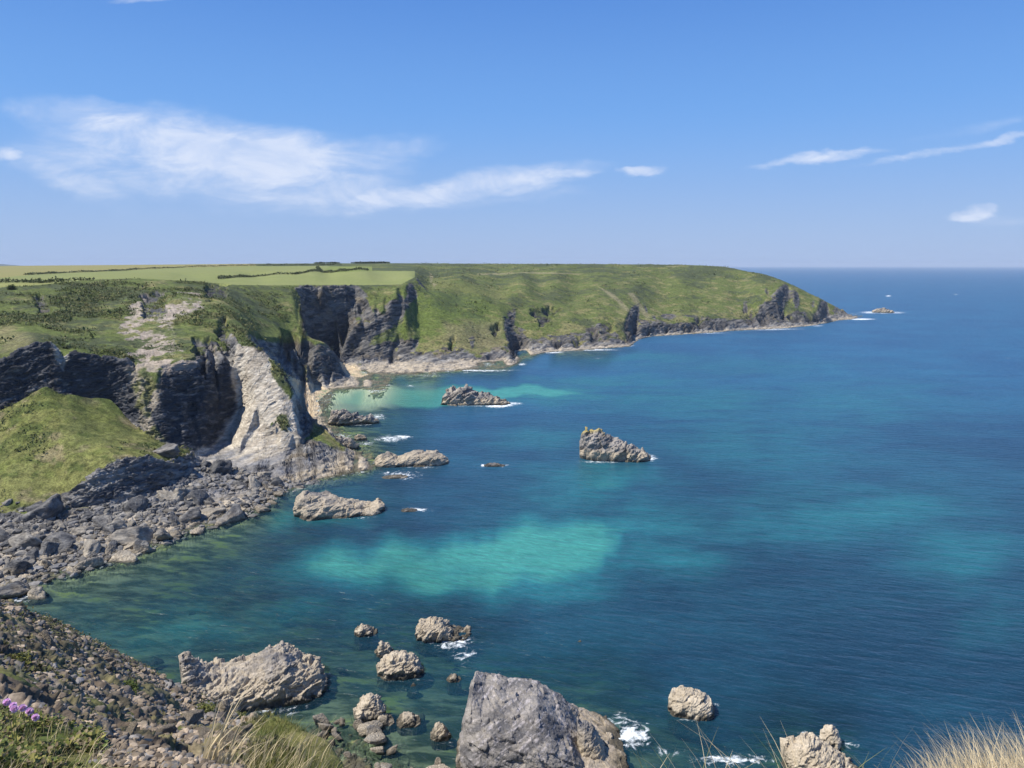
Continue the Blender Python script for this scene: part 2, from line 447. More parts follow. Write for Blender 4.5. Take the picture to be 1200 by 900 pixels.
# black notch and the thin ridge behind it
line([(337, 445, 292), (347, 461, 291), (355, 475, 291.5), (368, 491, 290), (382, 502, 288), (394, 513, 283.5), (401, 521, 280)], .4)
pts([(352, 508, 276), (362, 513, 277), (376, 517, 276), (391, 522, 275), (349, 490, 282), (385, 527, 270)])
for a, b, Y in ((344, 455, 318), (352, 475, 312), (368, 492, 308), (385, 505, 302), (398, 516, 292)):
    x = P(a, b, Y)[0]; emit((x, Y, 1.2))
# --- bluff above the dark cliff, up to the field rim
RIM = [(-140, 340, 360), (-60, 338, 375), (0, 337.5, 388), (40, 334.5, 402), (75, 331, 418), (110, 328, 434), (160, 326.5, 452), (200, 328.5, 462), (235, 330, 476), (262, 333.5, 500), (300, 334.5, 522), (340, 334.5, 550), (375, 334.2, 592), (425, 334.5, 622), (470, 333.5, 640), (486, 325, 690)]
line(RIM)
pts([(0, 370, 320), (60, 370, 330), (120, 370, 340), (60, 345, 385), (120, 345, 398), (-80, 375, 305), (150, 395, 305), (175, 400, 304), (100, 395, 298), (30, 392, 275), (200, 395, 306),
     (66, 404, 270), (78, 405, 273), (92, 403, 276), (155, 421, 276), (175, 372, 338), (230, 370, 345), (215, 350, 390), (250, 395, 318), (268, 385, 330), (240, 410, 292), (160, 345, 402), (195, 415, 282), (262, 350, 420), (280, 372, 372), (288, 392, 330)])
for a, Y, z in ((299, 350, 30), (310, 352, 19), (318, 347, 13), (326, 345, 7)):
    emit((P(a, 400, Y)[0], Y, z))
pts([(338, 441.5, 430), (326, 424, 402), (300, 386, 415), (318, 411, 403), (310, 396, 413)])
# falls away beyond the slab to the hidden foot of the cove
x_, y_, _ = P(335, 440, 335); emit((x_, y_, 9.0))
# --- second promontory
pts([(300, 352, 488), (340, 352, 505), (322, 372, 462), (342, 372, 476), (296, 372, 430), (310, 390, 418), (330, 392, 432), (350, 386, 464)])
line([(312, 398, 408), (325, 404, 420), (340, 407, 436), (360, 402, 462), (374, 400, 460), (386, 411, 462), (394, 422, 466), (398, 430, 464)], .4)
line([(318, 416, 404), (335, 420, 418), (355, 424, 434), (376, 424, 448), (392, 434, 456), (400, 436, 462)], .8)
pts([(336, 436, 436), (360, 441, 440), (345, 446, 425), (385, 446, 450), (415, 449.5, 450), (430, 448, 452), (405, 442, 460)])
zpts([(346, 468, 2.0), (355, 454, 2.6), (350, 462, 2.2), (361, 463, 1.5), (350, 478, 1.8), (363, 478, 1.0), (356, 470, 1.6), (357, 487, 1.4)])
line([(338, 446, 3.2), (352, 448, 2.4), (366, 452, 1.4), (376, 454, .6)], .2, mode='z')
# cave gully, its dark wall and the lit rib
line([(350, 342, 536), (350, 362, 496), (351, 375, 478), (353, 388, 466), (372, 397, 468), (386, 408, 474), (397, 420, 496), (400, 424.5, 530)], .4)
line([(352, 339, 550), (375, 336.5, 570), (400, 336.5, 589), (425, 341, 607), (431, 356, 597), (436, 366, 573)], .4)
line([(399, 425, 533), (401, 428, 531), (408, 431, 520), (420, 434, 512), (428, 437, 507)], .1)
pts([(403, 414, 552)])
dense_line([(P(a, 400, Y)[0], Y, z) for a, Y, z in ((356, 545, 15), (364, 554, 12), (372, 562, 10), (381, 570, 9), (390, 577, 9), (398, 584, 11), (405, 589, 15), (412, 595, 20), (419, 600, 26), (426, 603, 34))])
pts([(446, 386, 570)])
line([(471, 345, 594), (452, 357, 578), (435, 366, 564), (420, 378, 556), (407, 393, 549), (400, 406, 544), (402, 418, 538)], .5)
line([(476, 352, 597), (461, 374, 583), (434, 390, 563), (415, 412, 549), (405, 425, 536)], .4)
pts([(449, 395, 558), (440, 400, 553), (430, 415, 541), (455, 401, 560)])
# --- headland slopes
line([(478, 345, 622), (477, 356, 605), (466, 377, 584), (459, 388, 570)], .4)
line([(425, 412, 545), (455, 411, 553), (482, 411, 557), (508, 403, 568), (526, 398, 577), (544, 409, 569), (562, 419, 560), (578, 421, 563), (590, 409, 582), (597, 400, 598)], .8)
line([(428, 424, 540), (470, 424, 545), (508, 418, 552), (530, 419, 556), (562, 425, 556), (590, 424, 566)], .7)
pts([(486, 335, 668), (485, 320, 790), (505, 347, 648), (520, 370, 618), (500, 388, 590), (545, 382, 606), (560, 345, 712), (540, 328, 790), (590, 376, 655), (572, 395, 606), (588, 360, 690)])
# gully at 600-615
line([(594, 386, 640), (600, 400, 632), (604, 412, 628), (607, 417, 626)], .4)
line([(600, 388, 652), (612, 392, 655), (615, 410, 640), (617, 416, 634)], .4)
line([(616, 396, 648), (635, 398, 646), (660, 397, 650), (680, 395, 660), (694, 392, 672), (698, 376, 706), (704, 372, 716), (720, 378, 714), (735, 383, 715), (742, 388, 712)], .7)
pts([(640, 362, 735), (620, 375, 690), (670, 375, 705), (650, 335, 865), (650, 320, 1000), (690, 352, 800), (610, 335, 800), (720, 350, 820), (750, 350, 865), (750, 330, 980), (700, 330, 930)])
line([(742, 397, 733), (748, 385, 752), (775, 380, 786), (800, 379, 800), (820, 373, 822), (845, 371, 846), (870, 372, 858), (876, 358, 888), (900, 352, 898), (910, 343, 920), (905, 352, 905), (893, 368, 880), (910, 368, 890), (930, 363, 918), (945, 363, 936), (958, 366, 942), (968, 369, 948)], .6)
pts([(800, 350, 900), (800, 330, 1000), (850, 347, 930), (850, 326, 1040), (895, 338, 940), (890, 325, 1015), (930, 345, 965), (920, 335, 1000), (950, 354, 975), (965, 362, 985), (978, 366, 1000), (992, 370, 1030)])
# skyline and the plateau behind
line([(800, 309.8, 1160), (850, 311.4, 1140), (885, 317.5, 1100), (906, 322.5, 1075), (930, 333, 1060), (955, 345, 1050), (975, 355, 1046), (990, 363.5, 1044), (1002, 370, 1046)])
for a, z, Y in ((.24, 55, 1260), (.29, 42, 1240), (.33, 25, 1210), (.37, 6, 1180), (.15, 66, 1400), (.25, 40, 1700), (0.05, 62, 2000), (.2, 40, 2500), (0, 50, 2600)):
    emit((a * Y, Y, z))
pts([(0, 325, 640), (60, 329.5, 500), (300, 323, 790), (450, 322.5, 790), (150, 320, 900), (-140, 327, 600), (220, 324, 720), (380, 323, 790)])
SKYX, SKYY, SKYD = [-160, 0, 60, 200, 300, 450, 600, 700, 800, 850], [312.5, 311.6, 311, 309.9, 309, 308.3, 309.3, 309.5, 309.8, 311.4], [1750, 1700, 1680, 1560, 1480, 1350, 1250, 1200, 1160, 1140]
for a in range(-150, 860, 25):
    yc, pc = np.interp(a, SKYX, SKYD), np.interp(a, SKYX, SKYY)
    for f_, dp in ((.72, 4.2), (.80, 2.6), (.9, 1.0), (1.0, 0), (1.12, .5)):
        if (a > 470 and f_ < .95) or (a > 770 and f_ > 1): continue
        emit(P(a, pc + dp, yc * f_))
    if a < 440: emit(P(a, pc + 8.5, yc * .55))
for a in (-.9, -.7, -.5, -.3, -.15):
    emit((a * 2600, 2600, 48))
emit((-.9 * 2600, 2600, 48)); emit((.62 * 2600, 2600, -10))

UV = np.array([(F * p[0] / p[1], F * H / p[1]) for p in PTS]); ZZ = np.array([p[2] for p in PTS])
_, keep = np.unique(np.round(UV, 1), axis=0, return_index=True); UV, ZZ = UV[keep], ZZ[keep]
u0, u1, v0, v1 = -800.0, 500.0, F * H / 2590, F * H / 80
NU, NV = 1450, 5200
def rasterise(UV, ZZ, u0, u1, v0, v1, NU, NV, H0):
    """triangulated survey -> regular (bearing, inverse distance) raster of heights (linear in plan)"""
    res = delaunay_2d_cdt([Vector(p) for p in UV], [], [], 0, 1e-5)
    vco = np.array([tuple(v) for v in res[0]]); orig = [o[0] if len(o) else -1 for o in res[3]]
    q = np.array([(ZZ[o] - H0) / H0 * v[1] if o >= 0 else 0 for o, v in zip(orig, vco)])   # = F*(z-H)/Y
    Q = np.full((NV, NU), np.nan, np.float32)
    su, sv = (NU - 1) / (u1 - u0), (NV - 1) / (v1 - v0)
    gx = (vco[:, 0] - u0) * su; gy = (vco[:, 1] - v0) * sv
    for tri in res[2]:
        if len(tri) != 3: continue
        x, y, c = gx[list(tri)], gy[list(tri)], q[list(tri)]
        i0, i1 = max(0, math.ceil(x.min())), min(NU - 1, math.floor(x.max()))
        j0, j1 = max(0, math.ceil(y.min())), min(NV - 1, math.floor(y.max()))
        if i0 > i1 or j0 > j1: continue
        det = (y[1] - y[2]) * (x[0] - x[2]) + (x[2] - x[1]) * (y[0] - y[2])
        if abs(det) < 1e-9: continue
        X, Y = np.meshgrid(np.arange(i0, i1 + 1), np.arange(j0, j1 + 1))
        l0 = ((y[1] - y[2]) * (X - x[2]) + (x[2] - x[1]) * (Y - y[2])) / det
        l1 = ((y[2] - y[0]) * (X - x[2]) + (x[0] - x[2]) * (Y - y[2])) / det
        l2 = 1 - l0 - l1
        m = (l0 >= -1e-6) & (l1 >= -1e-6) & (l2 >= -1e-6)
        blk = Q[j0:j1 + 1, i0:i1 + 1]
        blk[m] = (l0 * c[0] + l1 * c[1] + l2 * c[2])[m]
    # hull gaps: carry the nearest value along the row, then the column
    for A in (Q, Q.T):
        bad = np.isnan(A); idx = np.where(~bad, np.arange(A.shape[1])[None], 0)
        np.maximum.accumulate(idx, axis=1, out=idx); A[:] = np.take_along_axis(A, idx, 1)
        bad = np.isnan(A); idx = np.where(~bad, np.arange(A.shape[1])[None], A.shape[1] - 1)
        idx = np.minimum.accumulate(idx[:, ::-1], axis=1)[:, ::-1]; A[:] = np.take_along_axis(A, idx, 1)
    vv = np.linspace(v0, v1, NV)[:, None]
    return (H0 + Q * H0 / vv).astype(np.float32)

def blur(A, ru, rv):
    def b1(A, r, ax):
        if r < 1: return A
        pad = [(0, 0), (0, 0)]; pad[ax] = (r + 1, r)
        c = np.cumsum(np.pad(A, pad, mode='edge').astype(np.float64), axis=ax)
        n = A.shape[ax]; w = 2 * r + 1
        return ((np.take(c, np.arange(w, n + w), axis=ax) - np.take(c, np.arange(0, n), axis=ax)) / w).astype(np.float32)
    for _ in range(2): A = b1(b1(A, ru, 1), rv, 0)
    return A

ZR = rasterise(UV, ZZ, u0, u1, v0, v1, NU, NV, H)
VV = np.linspace(v0, v1, NV)
def blur_m(A, ru, tab):
    """smooth over a fixed ground length: (distance, rows) pairs"""
    out = None
    lv = np.log(F * H / VV); B = [blur(A, ru, r) for _, r in tab]; K = [math.log(d) for d, _ in tab]
    f = np.interp(lv, K, np.arange(len(K)))
    out = np.zeros_like(A)
    for k, b in enumerate(B): out += b * np.clip(1 - np.abs(f - k), 0, 1)[:, None].astype(np.float32)
    return out
ZS = blur_m(ZR, 2, [(200, 6), (330, 3), (500, 1), (800, 0)]); 
YY = F * H / VV; UU = np.linspace(u0, u1, NU)
# steepness of the surveyed surface (metres per metre)
dzr = np.gradient(ZS, axis=0) / np.gradient(YY)[:, None]
dza = np.gradient(ZS, axis=1) / (YY[:, None] * (UU[1] - UU[0]) / F)
SL = np.sqrt(dzr ** 2 + dza ** 2)
def maxf(A, ru, rv):
    B = A.copy()
    for k in range(1, ru + 1):
        B[:, k:] = np.maximum(B[:, k:], A[:, :-k]); B[:, :-k] = np.maximum(B[:, :-k], A[:, k:])
    A = B.copy()
    for k in range(1, rv + 1):
        B[k:] = np.maximum(B[k:], A[:-k]); B[:-k] = np.maximum(B[:-k], A[k:])
    return B
ROCK0 = blur_m(maxf(sstep(.8, 1.25, SL), 2, 2), 3, [(200, 12), (330, 6), (500, 2), (800, 1)]); ROCK0 = sstep(.15, .6, ROCK0)
TABG = [(120, 90), (200, 70), (300, 36), (450, 16), (800, 6), (1400, 3)]
yi = np.nonzero((YY > 325) & (YY < 545))[0]; gy0 = YY[yi][:, None] + 0 * UU[None]; gx0 = gy0 * UU[None] / F
rp, rq = proj(gx0.ravel(), gy0.ravel(), ZS[yi].ravel())
ROCK0[yi] *= (1 - polymask(rp, rq, [(258, 340), (349, 338), (350, 362), (350, 384), (372, 396), (386, 407), (360, 401), (340, 405), (318, 402), (300, 398), (276, 396), (262, 380)], 3)).reshape(len(yi), NU)
del gx0, gy0, rp, rq
keepw = 1.001 - np.clip(ROCK0 * 1.15, 0, 1)
ZG = blur_m(ZR * keepw, 8, TABG) / blur_m(keepw, 8, TABG)
ZB = lerp(ZG, ZS, np.clip(ROCK0 * 1.3, 0, 1)); del ZG, dzr, dza
# low ground near the water keeps its survey
ZB = np.where(ZS < 4.5, lerp(ZS, ZB, sstep(2.5, 4.5, ZS)), ZB)

def raster_at(A, X, Y):
    u = (F * X / Y - u0) / (u1 - u0) * (NU - 1); v = (F * H / Y - v0) / (v1 - v0) * (NV - 1)
    i = np.clip(u, 0, NU - 1.001).astype(int); j = np.clip(v, 0, NV - 1.001).astype(int)
    fu, fv = np.clip(u - i, 0, 1), np.clip(v - j, 0, 1)
    return lerp(lerp(A[j, i], A[j, i + 1], fu), lerp(A[j + 1, i], A[j + 1, i + 1], fu), fv)
def ground(x, y): return float(raster_at(ZB, np.array([x]), np.array([y]))[0])

# rows follow the length of the ground profile, so cliffs get as many points as slopes
NR = 1080
Yc = YY[:, None] + 0 * UU[None]
seg = np.sqrt((np.diff(Yc, axis=0) * 42 / Yc[1:]) ** 2 + (np.diff(ZB, axis=0) * 1.5) ** 2) / Yc[1:]; seg *= np.where(ZB[1:] < -.6, .42, 1.0)
cum = np.concatenate([np.zeros((1, NU)), np.cumsum(seg, 0)]); cum = cum / cum[-1]
cum = cum * .92 + .08 * np.linspace(0, 1, NV)[:, None]
cum = blur(cum.astype(np.float32), 3, 0).astype(np.float64)
tq = np.linspace(0, 1, NR); jidx = np.empty((NR, NU))
ar = np.arange(NV)
for i in range(NU):
    jidx[:, i] = np.interp(tq, cum[:, i], ar)
j = np.clip(jidx.astype(int), 0, NV - 2); fr = (jidx - j).astype(np.float32); ii = np.arange(NU)[None] + 0 * j
def samp(A): return lerp(A[j, ii], A[j + 1, ii], fr)
gv = lerp(VV[j], VV[j + 1], fr); GY = F * H / gv; GX = GY * UU[None] / F; GZ = samp(ZB); GR = samp(ROCK0); GSL = samp(SL)
del SL, cum, seg, Yc
# normals of the survey surface
Pg = np.stack([GX, GY, GZ], -1)
du = np.gradient(Pg, axis=1); dv = np.gradient(Pg, axis=0)
NN = np.cross(dv, du); NN /= np.linalg.norm(NN, axis=-1, keepdims=True) + 1e-12
NN *= np.sign(NN[..., 2:3] + 1e-9)
for k in range(3): NN[..., k] = blur(NN[..., k].astype(np.float32), 3, 3)
NN /= np.linalg.norm(NN, axis=-1, keepdims=True) + 1e-12

X, Y, Z = GX.ravel(), GY.ravel(), GZ.ravel().astype(np.float64); N = NN.reshape(-1, 3); rock = GR.ravel().astype(np.float32)
px, py = proj(X, Y, Z)
wx = fbm(X / 9, Y / 9, Z / 9, 4, 300) ; wy = fbm(X / 9, Y / 9, Z / 9, 4, 310)
jx, jy = px + wx * 9, py + wy * 6
sl = GSL.ravel(); del GSL
# broken ground on the bluff and the ledges
def pm(poly, soft, y0=0, y1=9999): return polymask(jx, jy, poly, soft) * ((Y > y0) & (Y < y1))
bare = pm([(150, 362), (168, 345), (200, 345), (235, 342), (240, 362), (205, 372), (205, 400), (215, 412), (235, 425), (200, 436), (165, 440), (148, 425), (160, 400), (140, 390)], 5, 200, 450)
scarp = pm([(166, 347), (192, 343), (196, 366), (168, 372)], 2, 200, 500) + pm([(42, 347), (50, 347), (59, 360), (57, 368), (44, 366)], 1.5, 250, 420)
scarp += pm([(226, 396), (244, 394), (246, 416), (228, 414)], 2, 200, 400) + pm([(255, 376), (266, 372), (268, 402), (256, 398)], 2, 250, 420) + pm([(240, 332), (267, 334), (266, 350), (243, 350)], 2, 300, 520)
scarp += pm([(622, 361), (640, 358), (656, 362), (640, 378), (634, 381)], 1.5, 640, 820) + pm([(573, 384), (588, 378), (586, 392), (580, 394)], 1.5, 560, 700)
for e in ((607, 403, 9, 11), (694, 393, 5, 7), (735, 388, 8, 9), (712, 383, 4, 8), (760, 389, 5, 3), (806, 385, 6, 4), (845, 383, 5, 4), (878, 366, 5, 11), (895, 374, 6, 4), (953, 372, 7, 7), (930, 374, 6, 3), (577, 421, 7, 5), (460, 420, 3, 5), (655, 404, 6, 3), (675, 400, 4, 5), (528, 402, 2, 5), (820, 376, 4, 6), (780, 385, 4, 4), (916, 368, 5, 4)):
    scarp = scarp + ellmask(jx, jy, *e) * (Y > 520) * (Y < 1000) * 1.1
bare = np.clip(bare + scarp, 0, 1)
low = sstep(3.6, 1.8, Z + wx * 1.2) * (Z > -3)
ledge = np.clip(low + pm([(300, 405), (330, 404), (380, 415), (455, 452), (335, 455), (318, 425)], 3, 380, 520) + pm([(240, 530), (365, 515), (445, 545), (440, 560), (300, 575), (220, 560)], 4, 200, 300), 0, 1)
nt_ = fbm(X / 26, Y / 26, Z / 40, 4, 910)
toe = np.clip(sstep(12.5, 9, Z + nt_ * 17) + sstep(.45, .8, sl) * sstep(34, 20, Z + nt_ * 8), 0, 1) * (Y > 420)
under = pm([(-60, 606), (60, 601), (110, 594), (145, 588), (200, 562), (236, 540), (262, 534), (370, 520), (450, 548), (330, 590), (200, 640), (0, 700), (-60, 720)], 3, 140, 290)
rk = np.clip(np.maximum.reduce([rock, under, ledge, bare * (.35 + .65 * sstep(-.25, .1, wx)), toe]), 0, 1)
# patches of turf survive on the cliffs
slab = pm([(276, 405), (300, 405), (325, 425), (347, 465), (352, 520), (330, 545), (255, 545), (228, 533), (262, 508), (281, 478), (272, 440)], 2.5, 240, 296)
slabturf = pm([(318, 418), (330, 428), (345, 460), (340, 468), (326, 450), (318, 434)], 3, 240, 300) + pm([(330, 470), (342, 480), (340, 512), (328, 505), (322, 490)], 4, 240, 300) * sstep(-.1, .2, wy)
slabturf = np.clip(slabturf, 0, 1)
keepturf = np.clip(pm([(258, 345), (350, 340), (353, 386), (374, 397), (388, 408), (360, 400), (340, 404), (318, 400), (300, 396), (280, 385), (262, 370)], 4, 325, 545)
                   + pm([(424, 332), (476, 332), (474, 345), (452, 356), (437, 364), (430, 352)], 3, 540, 660) + pm([(486, 338), (600, 340), (590, 395), (474, 398), (474, 384)], 4, 560, 800) + .75 * pm([(463, 380), (478, 362), (486, 345), (480, 398), (440, 404), (424, 412), (436, 394)], 3, 530, 640), 0, 1)
rk = np.maximum(rk, slab) * (1 - slabturf * .9) * (1 - .85 * keepturf * (1 - np.clip(scarp, 0, 1))) * sstep(-1.2, -.3, Z)
sel = rk > .02
D = np.zeros(len(X), np.float32)
bigs = np.where(Y < 420, 5.0, 9.0)
r = np.zeros(len(X), np.float32)
for lo, hi, b in ((0, 420, 5.0), (420, 9999, 6.5)):
    s = sel & (Y >= lo) & (Y < hi)
    r[s] = rockrelief(X[s], Y[s], Z[s], b, 5)
amp = np.where(Y > 420, .75, .8) * np.where(low > .3, .6, 1.0) * np.where(slab > .5, .34, 1.0) * (1 - .45 * bare * (1 - np.clip(scarp, 0, 1)))
nr_ = sel & (Y < 420)
rf = np.zeros(len(X), np.float32); rf[nr_] = facet(*[q / 1.25 for q in strata(X[nr_], Y[nr_], Z[nr_] * 1.6)], seed=160) * .34 + facet(*[q / .6 for q in strata(X[nr_], Y[nr_], Z[nr_] * 1.6)], seed=170) * .14
D += rf * rk * (1 - .55 * slab)
D += np.minimum(r, .8) * rk * amp
turf = fbm(X / 2.3, Y / 2.3, Z / 2.3, 3, 70) * .28 + fbm(X / 14, Y / 14, Z / 14, 3, 80) * .9
shrub = facet(X / 1.7, Y / 1.7, Z / 1.7, 120, .2, .9)
scr = sstep(0, .5, fbm(X / 30, Y / 30, Z / 30, 3, 140) + .25 * sstep(40, 60, Z))
D += (turf + shrub * .42 * scr) * (1 - rk) * sstep(.2, 1.8, Z) * np.where((Y > 380) & (py < 336) & (jx < 486), .12, 1) * np.clip((Y + 200) / 900, .6, 1.2)
Vt = np.stack([X, Y, Z], -1) + N * D[:, None]
# scarps: pits with a steep left wall facing the sea
Vt[:, 2] = np.where(scarp > .02, np.maximum(np.minimum(Vt[:, 2], .6), Vt[:, 2] - (np.clip(scarp, 0, 1) * np.where(Y > 500, 9.0, 4.5)) * (.65 + .4 * wx)), Vt[:, 2])

# ---- ground colours (albedo, plus painted shade on cliff walls and in pits)
def C(*c): return np.array(c, np.float32)
def mixc(a, b, t): return a + (b - a) * np.asarray(t, np.float32)[:, None]
n1 = fbm(X / 40, Y / 40, Z / 20, 4, 400); n2 = fbm(X / 12, Y / 12, Z / 8, 4, 410); n3 = fbm(X / 4, Y / 4, Z / 4, 3, 420)
g = mixc(np.tile(C(.096, .118, .034), (len(X), 1)), C(.180, .168, .070), sstep(-.2, .4, n2 * .9 + n3 * .7 + .35 * sstep(28, 10, Z) - .15))
g = mixc(g, C(.066, .079, .036), sstep(.02, .40, n1 + n3 * .6 + .4 * sstep(44, 62, Z) - .12))       # heather and bracken higher up
g = mixc(g, C(.100, .150, .022), pm([(460, 340), (560, 345), (600, 380), (560, 395), (500, 390), (460, 400)], 12, 500, 800) * .3)
g = mixc(g, C(.17, .15, .08), (pm([(520, 378), (590, 378), (590, 412), (545, 408), (520, 395)], 6, 500, 700) + pm([(0, 380), (40, 395), (40, 410), (0, 415)], 6, 200, 330)) * .6)
g = mixc(g, C(.135, .145, .040), pm([(0, 470), (50, 445), (150, 490), (215, 535), (110, 560), (70, 595), (0, 600)], 6, 180, 262) * .65)
g = mixc(g, C(.13, .14, .045), pm([(505, 325), (600, 345), (592, 352), (540, 342), (500, 337)], 3, 600, 900) * .7)
hum = pm([(0, 470), (50, 445), (150, 490), (215, 535), (110, 560), (70, 595), (0, 600), (-100, 600), (-100, 480)], 5, 175, 262)
g = mixc(g, C(.20, .165, .095), hum * sstep(.12, .42, fbm(X / 7, Y / 7, Z / 7, 4, 430)) * .75)
g = mixc(g, C(.062, .080, .022), hum * sstep(.1, .35, fbm(X / 5, Y / 5, Z / 5, 4, 440)) * .8)
for pl, wd in (([(503, 319), (508, 324), (506, 331), (512, 333), (509, 337), (504, 330), (504, 325)], .8), ([(560, 321), (620, 318.5), (680, 321), (680, 322), (620, 320), (560, 322.5)], .6), ([(735, 343), (742, 343), (762, 372), (757, 373)], 1.2), ([(700, 335), (720, 345), (748, 372), (744, 373), (716, 348)], 1.2), ([(780, 312), (797, 311), (797, 312.6), (780, 313.4)], .5)):
    g = mixc(g, C(.24, .21, .12), polymask(px + wx * 2, py + wx * 1, pl, wd) * (Y > 500) * .7)
a_, b_, c_ = strata(X, Y, Z)
s1 = fbm(a_ / 9, b_ / 9, c_ / 1.8, 4, 500); s2 = fbm(X / 6, Y / 6, Z / 6, 3, 510); s3 = fbm(a_ / 3, b_ / 3, c_ / .7, 3, 520)
k = mixc(np.tile(C(.085, .086, .092), (len(X), 1)), C(.27, .255, .23), sstep(-.35, .45, s1 + s3 * .5))
k = mixc(k, C(.26, .21, .14), sstep(.1, .5, s2) * .6)
k = mixc(k, C(.045, .048, .054), pm([(-200, 425), (0, 420), (60, 395), (160, 430), (270, 425), (280, 480), (240, 530), (200, 520), (150, 490), (0, 500), (-200, 520)], 4, 220, 293) * (.92 - .55 * sstep(.1, .5, s3)))  # shaded cliff walls darkened beyond slate's own tone, shade put into the colour
k = mixc(k, C(.37, .31, .245), bare * .75 * (1 - np.clip(scarp, 0, 1)))
k = mixc(k, C(.06, .062, .066), np.clip(scarp, 0, 1) * .7)  # carved pits tinted near black, recess shade painted in
k = mixc(k, C(.44, .37, .27), sstep(3.2, 1.5, Z + s2 * 1.5) * sstep(-.2, .4, s3 + .35) * .85)
k = mixc(k, C(.05, .048, .038), sstep(.55, .1, Z + s3 * .3) * .8)
k = mixc(k, mixc(np.tile(C(.37, .32, .25), (len(X), 1)), C(.54, .485, .39), sstep(-.3, .3, s3)), slab * sstep(2, 7, Z + s1 * 4) * .95)
k = mixc(k, C(.22, .22, .225), slab * sstep(7, 3, Z + s1 * 4) * .8)
k = mixc(k, C(.20, .20, .21), pm([(225, 560), (330, 545), (380, 535), (300, 575), (235, 590)], 6, 180, 280) * .6)
k = mixc(k, mixc(np.tile(C(.30, .26, .20), (len(X), 1)), C(.15, .15, .06), sstep(-.05, .3, n3)), pm([(150, 434), (176, 427), (190, 430), (184, 462), (178, 490), (198, 518), (182, 518), (166, 497), (160, 465)], 3, 235, 275) * .85)
k = mixc(k, C(.42, .385, .32), pm([(58, 399), (66, 404), (82, 410), (78, 424), (70, 432), (64, 420)], 2, 240, 265) * .8)
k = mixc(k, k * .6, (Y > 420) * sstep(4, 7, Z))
turfcap = sstep(.05, .4, n3 + n2 * .6) * sstep(.72, .9, N[:, 2]) * (Z > 6) * (1 - under)
rkc = rk * (1 - .75 * turfcap * (1 - slab))
rkc = sstep(.28, .62, rkc + s3 * .2 + n3 * .1)
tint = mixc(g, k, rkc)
tint = mixc(tint, mixc(np.tile(C(.10, .11, .06), (len(X), 1)), C(.26, .26, .09), sstep(0, .4, s3)), sstep(.3, -.6, Z) * .7)
FQ = grid_faces(NR, NU)
fc = lambda A: A[FQ].mean(1)
sandm = np.zeros(len(X), np.float32)
fz = Vt[:, 2][FQ].max(1); fpx, fpy, fY = px[FQ].mean(1), py[FQ].mean(1), Y[FQ].mean(1)
def inpoly(poly): return polymask(fpx, fpy, poly, .01) > .5
bed = fz < -.12
sand1 = ~bed & inpoly([(325, 436), (345, 444), (368, 450), (388, 457), (372, 470), (378, 484), (366, 492), (345, 480), (325, 460)]) & (fY > 318) & (fY < 480)
sand2 = ~bed & inpoly([(396, 424), (404, 426), (415, 430), (432, 439), (420, 444), (404, 440), (397, 432)]) & (fY > 480) & (fY < 545)
rimx, rimy = [q[0] for q in RIM], [q[1] for q in RIM]
fld = ~bed & (fpy < np.interp(fpx, rimx, rimy) - .2) & (fpx < 486 + (fpy - 322) * 0) & (fY > 380)
f1 = fld & inpoly([(-200, 331.5), (0, 331.5), (75, 331.2), (60, 345), (-200, 350)])
HB = [(-200, 329.5), (20, 331), (200, 327.5), (265, 326), (345, 321.3), (430, 317.6)]      # hedge lines as seen on the plateau
HA = [(-200, 321), (0, 325.5), (40, 321.5), (110, 318.5), (215, 313.5), (300, 311.8)]
HC = [(372, 317.5), (380, 319.8)]
hb = np.interp(fpx, [p[0] for p in HB], [p[1] for p in HB]); ha = np.interp(fpx, [p[0] for p in HA], [p[1] for p in HA])
f2 = fld & ~f1 & (fpy > hb) & (fpx > 255); f3 = fld & ~f1 & ~f2 & (fpy > ha) & (fpx < 378 + (318 - fpy) * 1.5)
f4 = fld & ~f1 & ~f2 & ~f3 & (fpx < 300); f5 = fld & ~(f1 | f2 | f3 | f4) & (fpx < 436) & (fpy > 312.2)
used = bed | sand1 | sand2 | f1 | f2 | f3 | f4 | f5
rest = ~used
near = rest & (fY < 345) & ~((fpx > 345) & (fY > 305)); prom = rest & ~near & (fpx < 402 - 0 * fpy) & (fY < 560) & (fY > 300); head = rest & ~near & ~prom
hill_lvl = dict(tint=tint, rock=rkc)
def land(name, keepf, label, mat=M_LAND, attrs=hill_lvl):
    o = submesh(name, Vt, FQ, keepf, mat, attrs); tag(o, label, None, None, 'structure'); o['category'] = 'terrain'; return o
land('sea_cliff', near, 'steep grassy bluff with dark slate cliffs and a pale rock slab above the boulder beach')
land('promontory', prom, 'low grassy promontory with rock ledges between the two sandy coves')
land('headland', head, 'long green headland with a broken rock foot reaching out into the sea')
land('beach', sand1, 'small sandy cove behind the pale rock slab', M_SAND, {})
land('beach', sand2, 'pocket of pale sand at the mouth of the dark cave gully', M_SAND, {})
land('field', f1, 'narrow pale field strip at the edge of the bluff', mat_field('hay_field', (.20, .21, .065), (.24, .24, .085)), {})
land('field', f2, 'long bright green field right above the cliff rim', mat_field('pasture', (.185, .210, .070), (.215, .230, .085)), {})
land('field', f3, 'wide middle green field between two hedge lines', mat_field('green_field', (.175, .200, .066), (.205, .215, .080)), {})
land('field', f4, 'straw coloured far field on the skyline', mat_field('dry_field', (.24, .205, .085), (.21, .21, .07)), {})
land('field', f5, 'small far green field next to the scrubby skyline', mat_field('far_field', (.15, .185, .05), (.18, .20, .06)), {})
sandbed = polymask(jx, jy, [(365, 480), (372, 462), (400, 456), (520, 452), (600, 455), (520, 473), (420, 480)], 5)
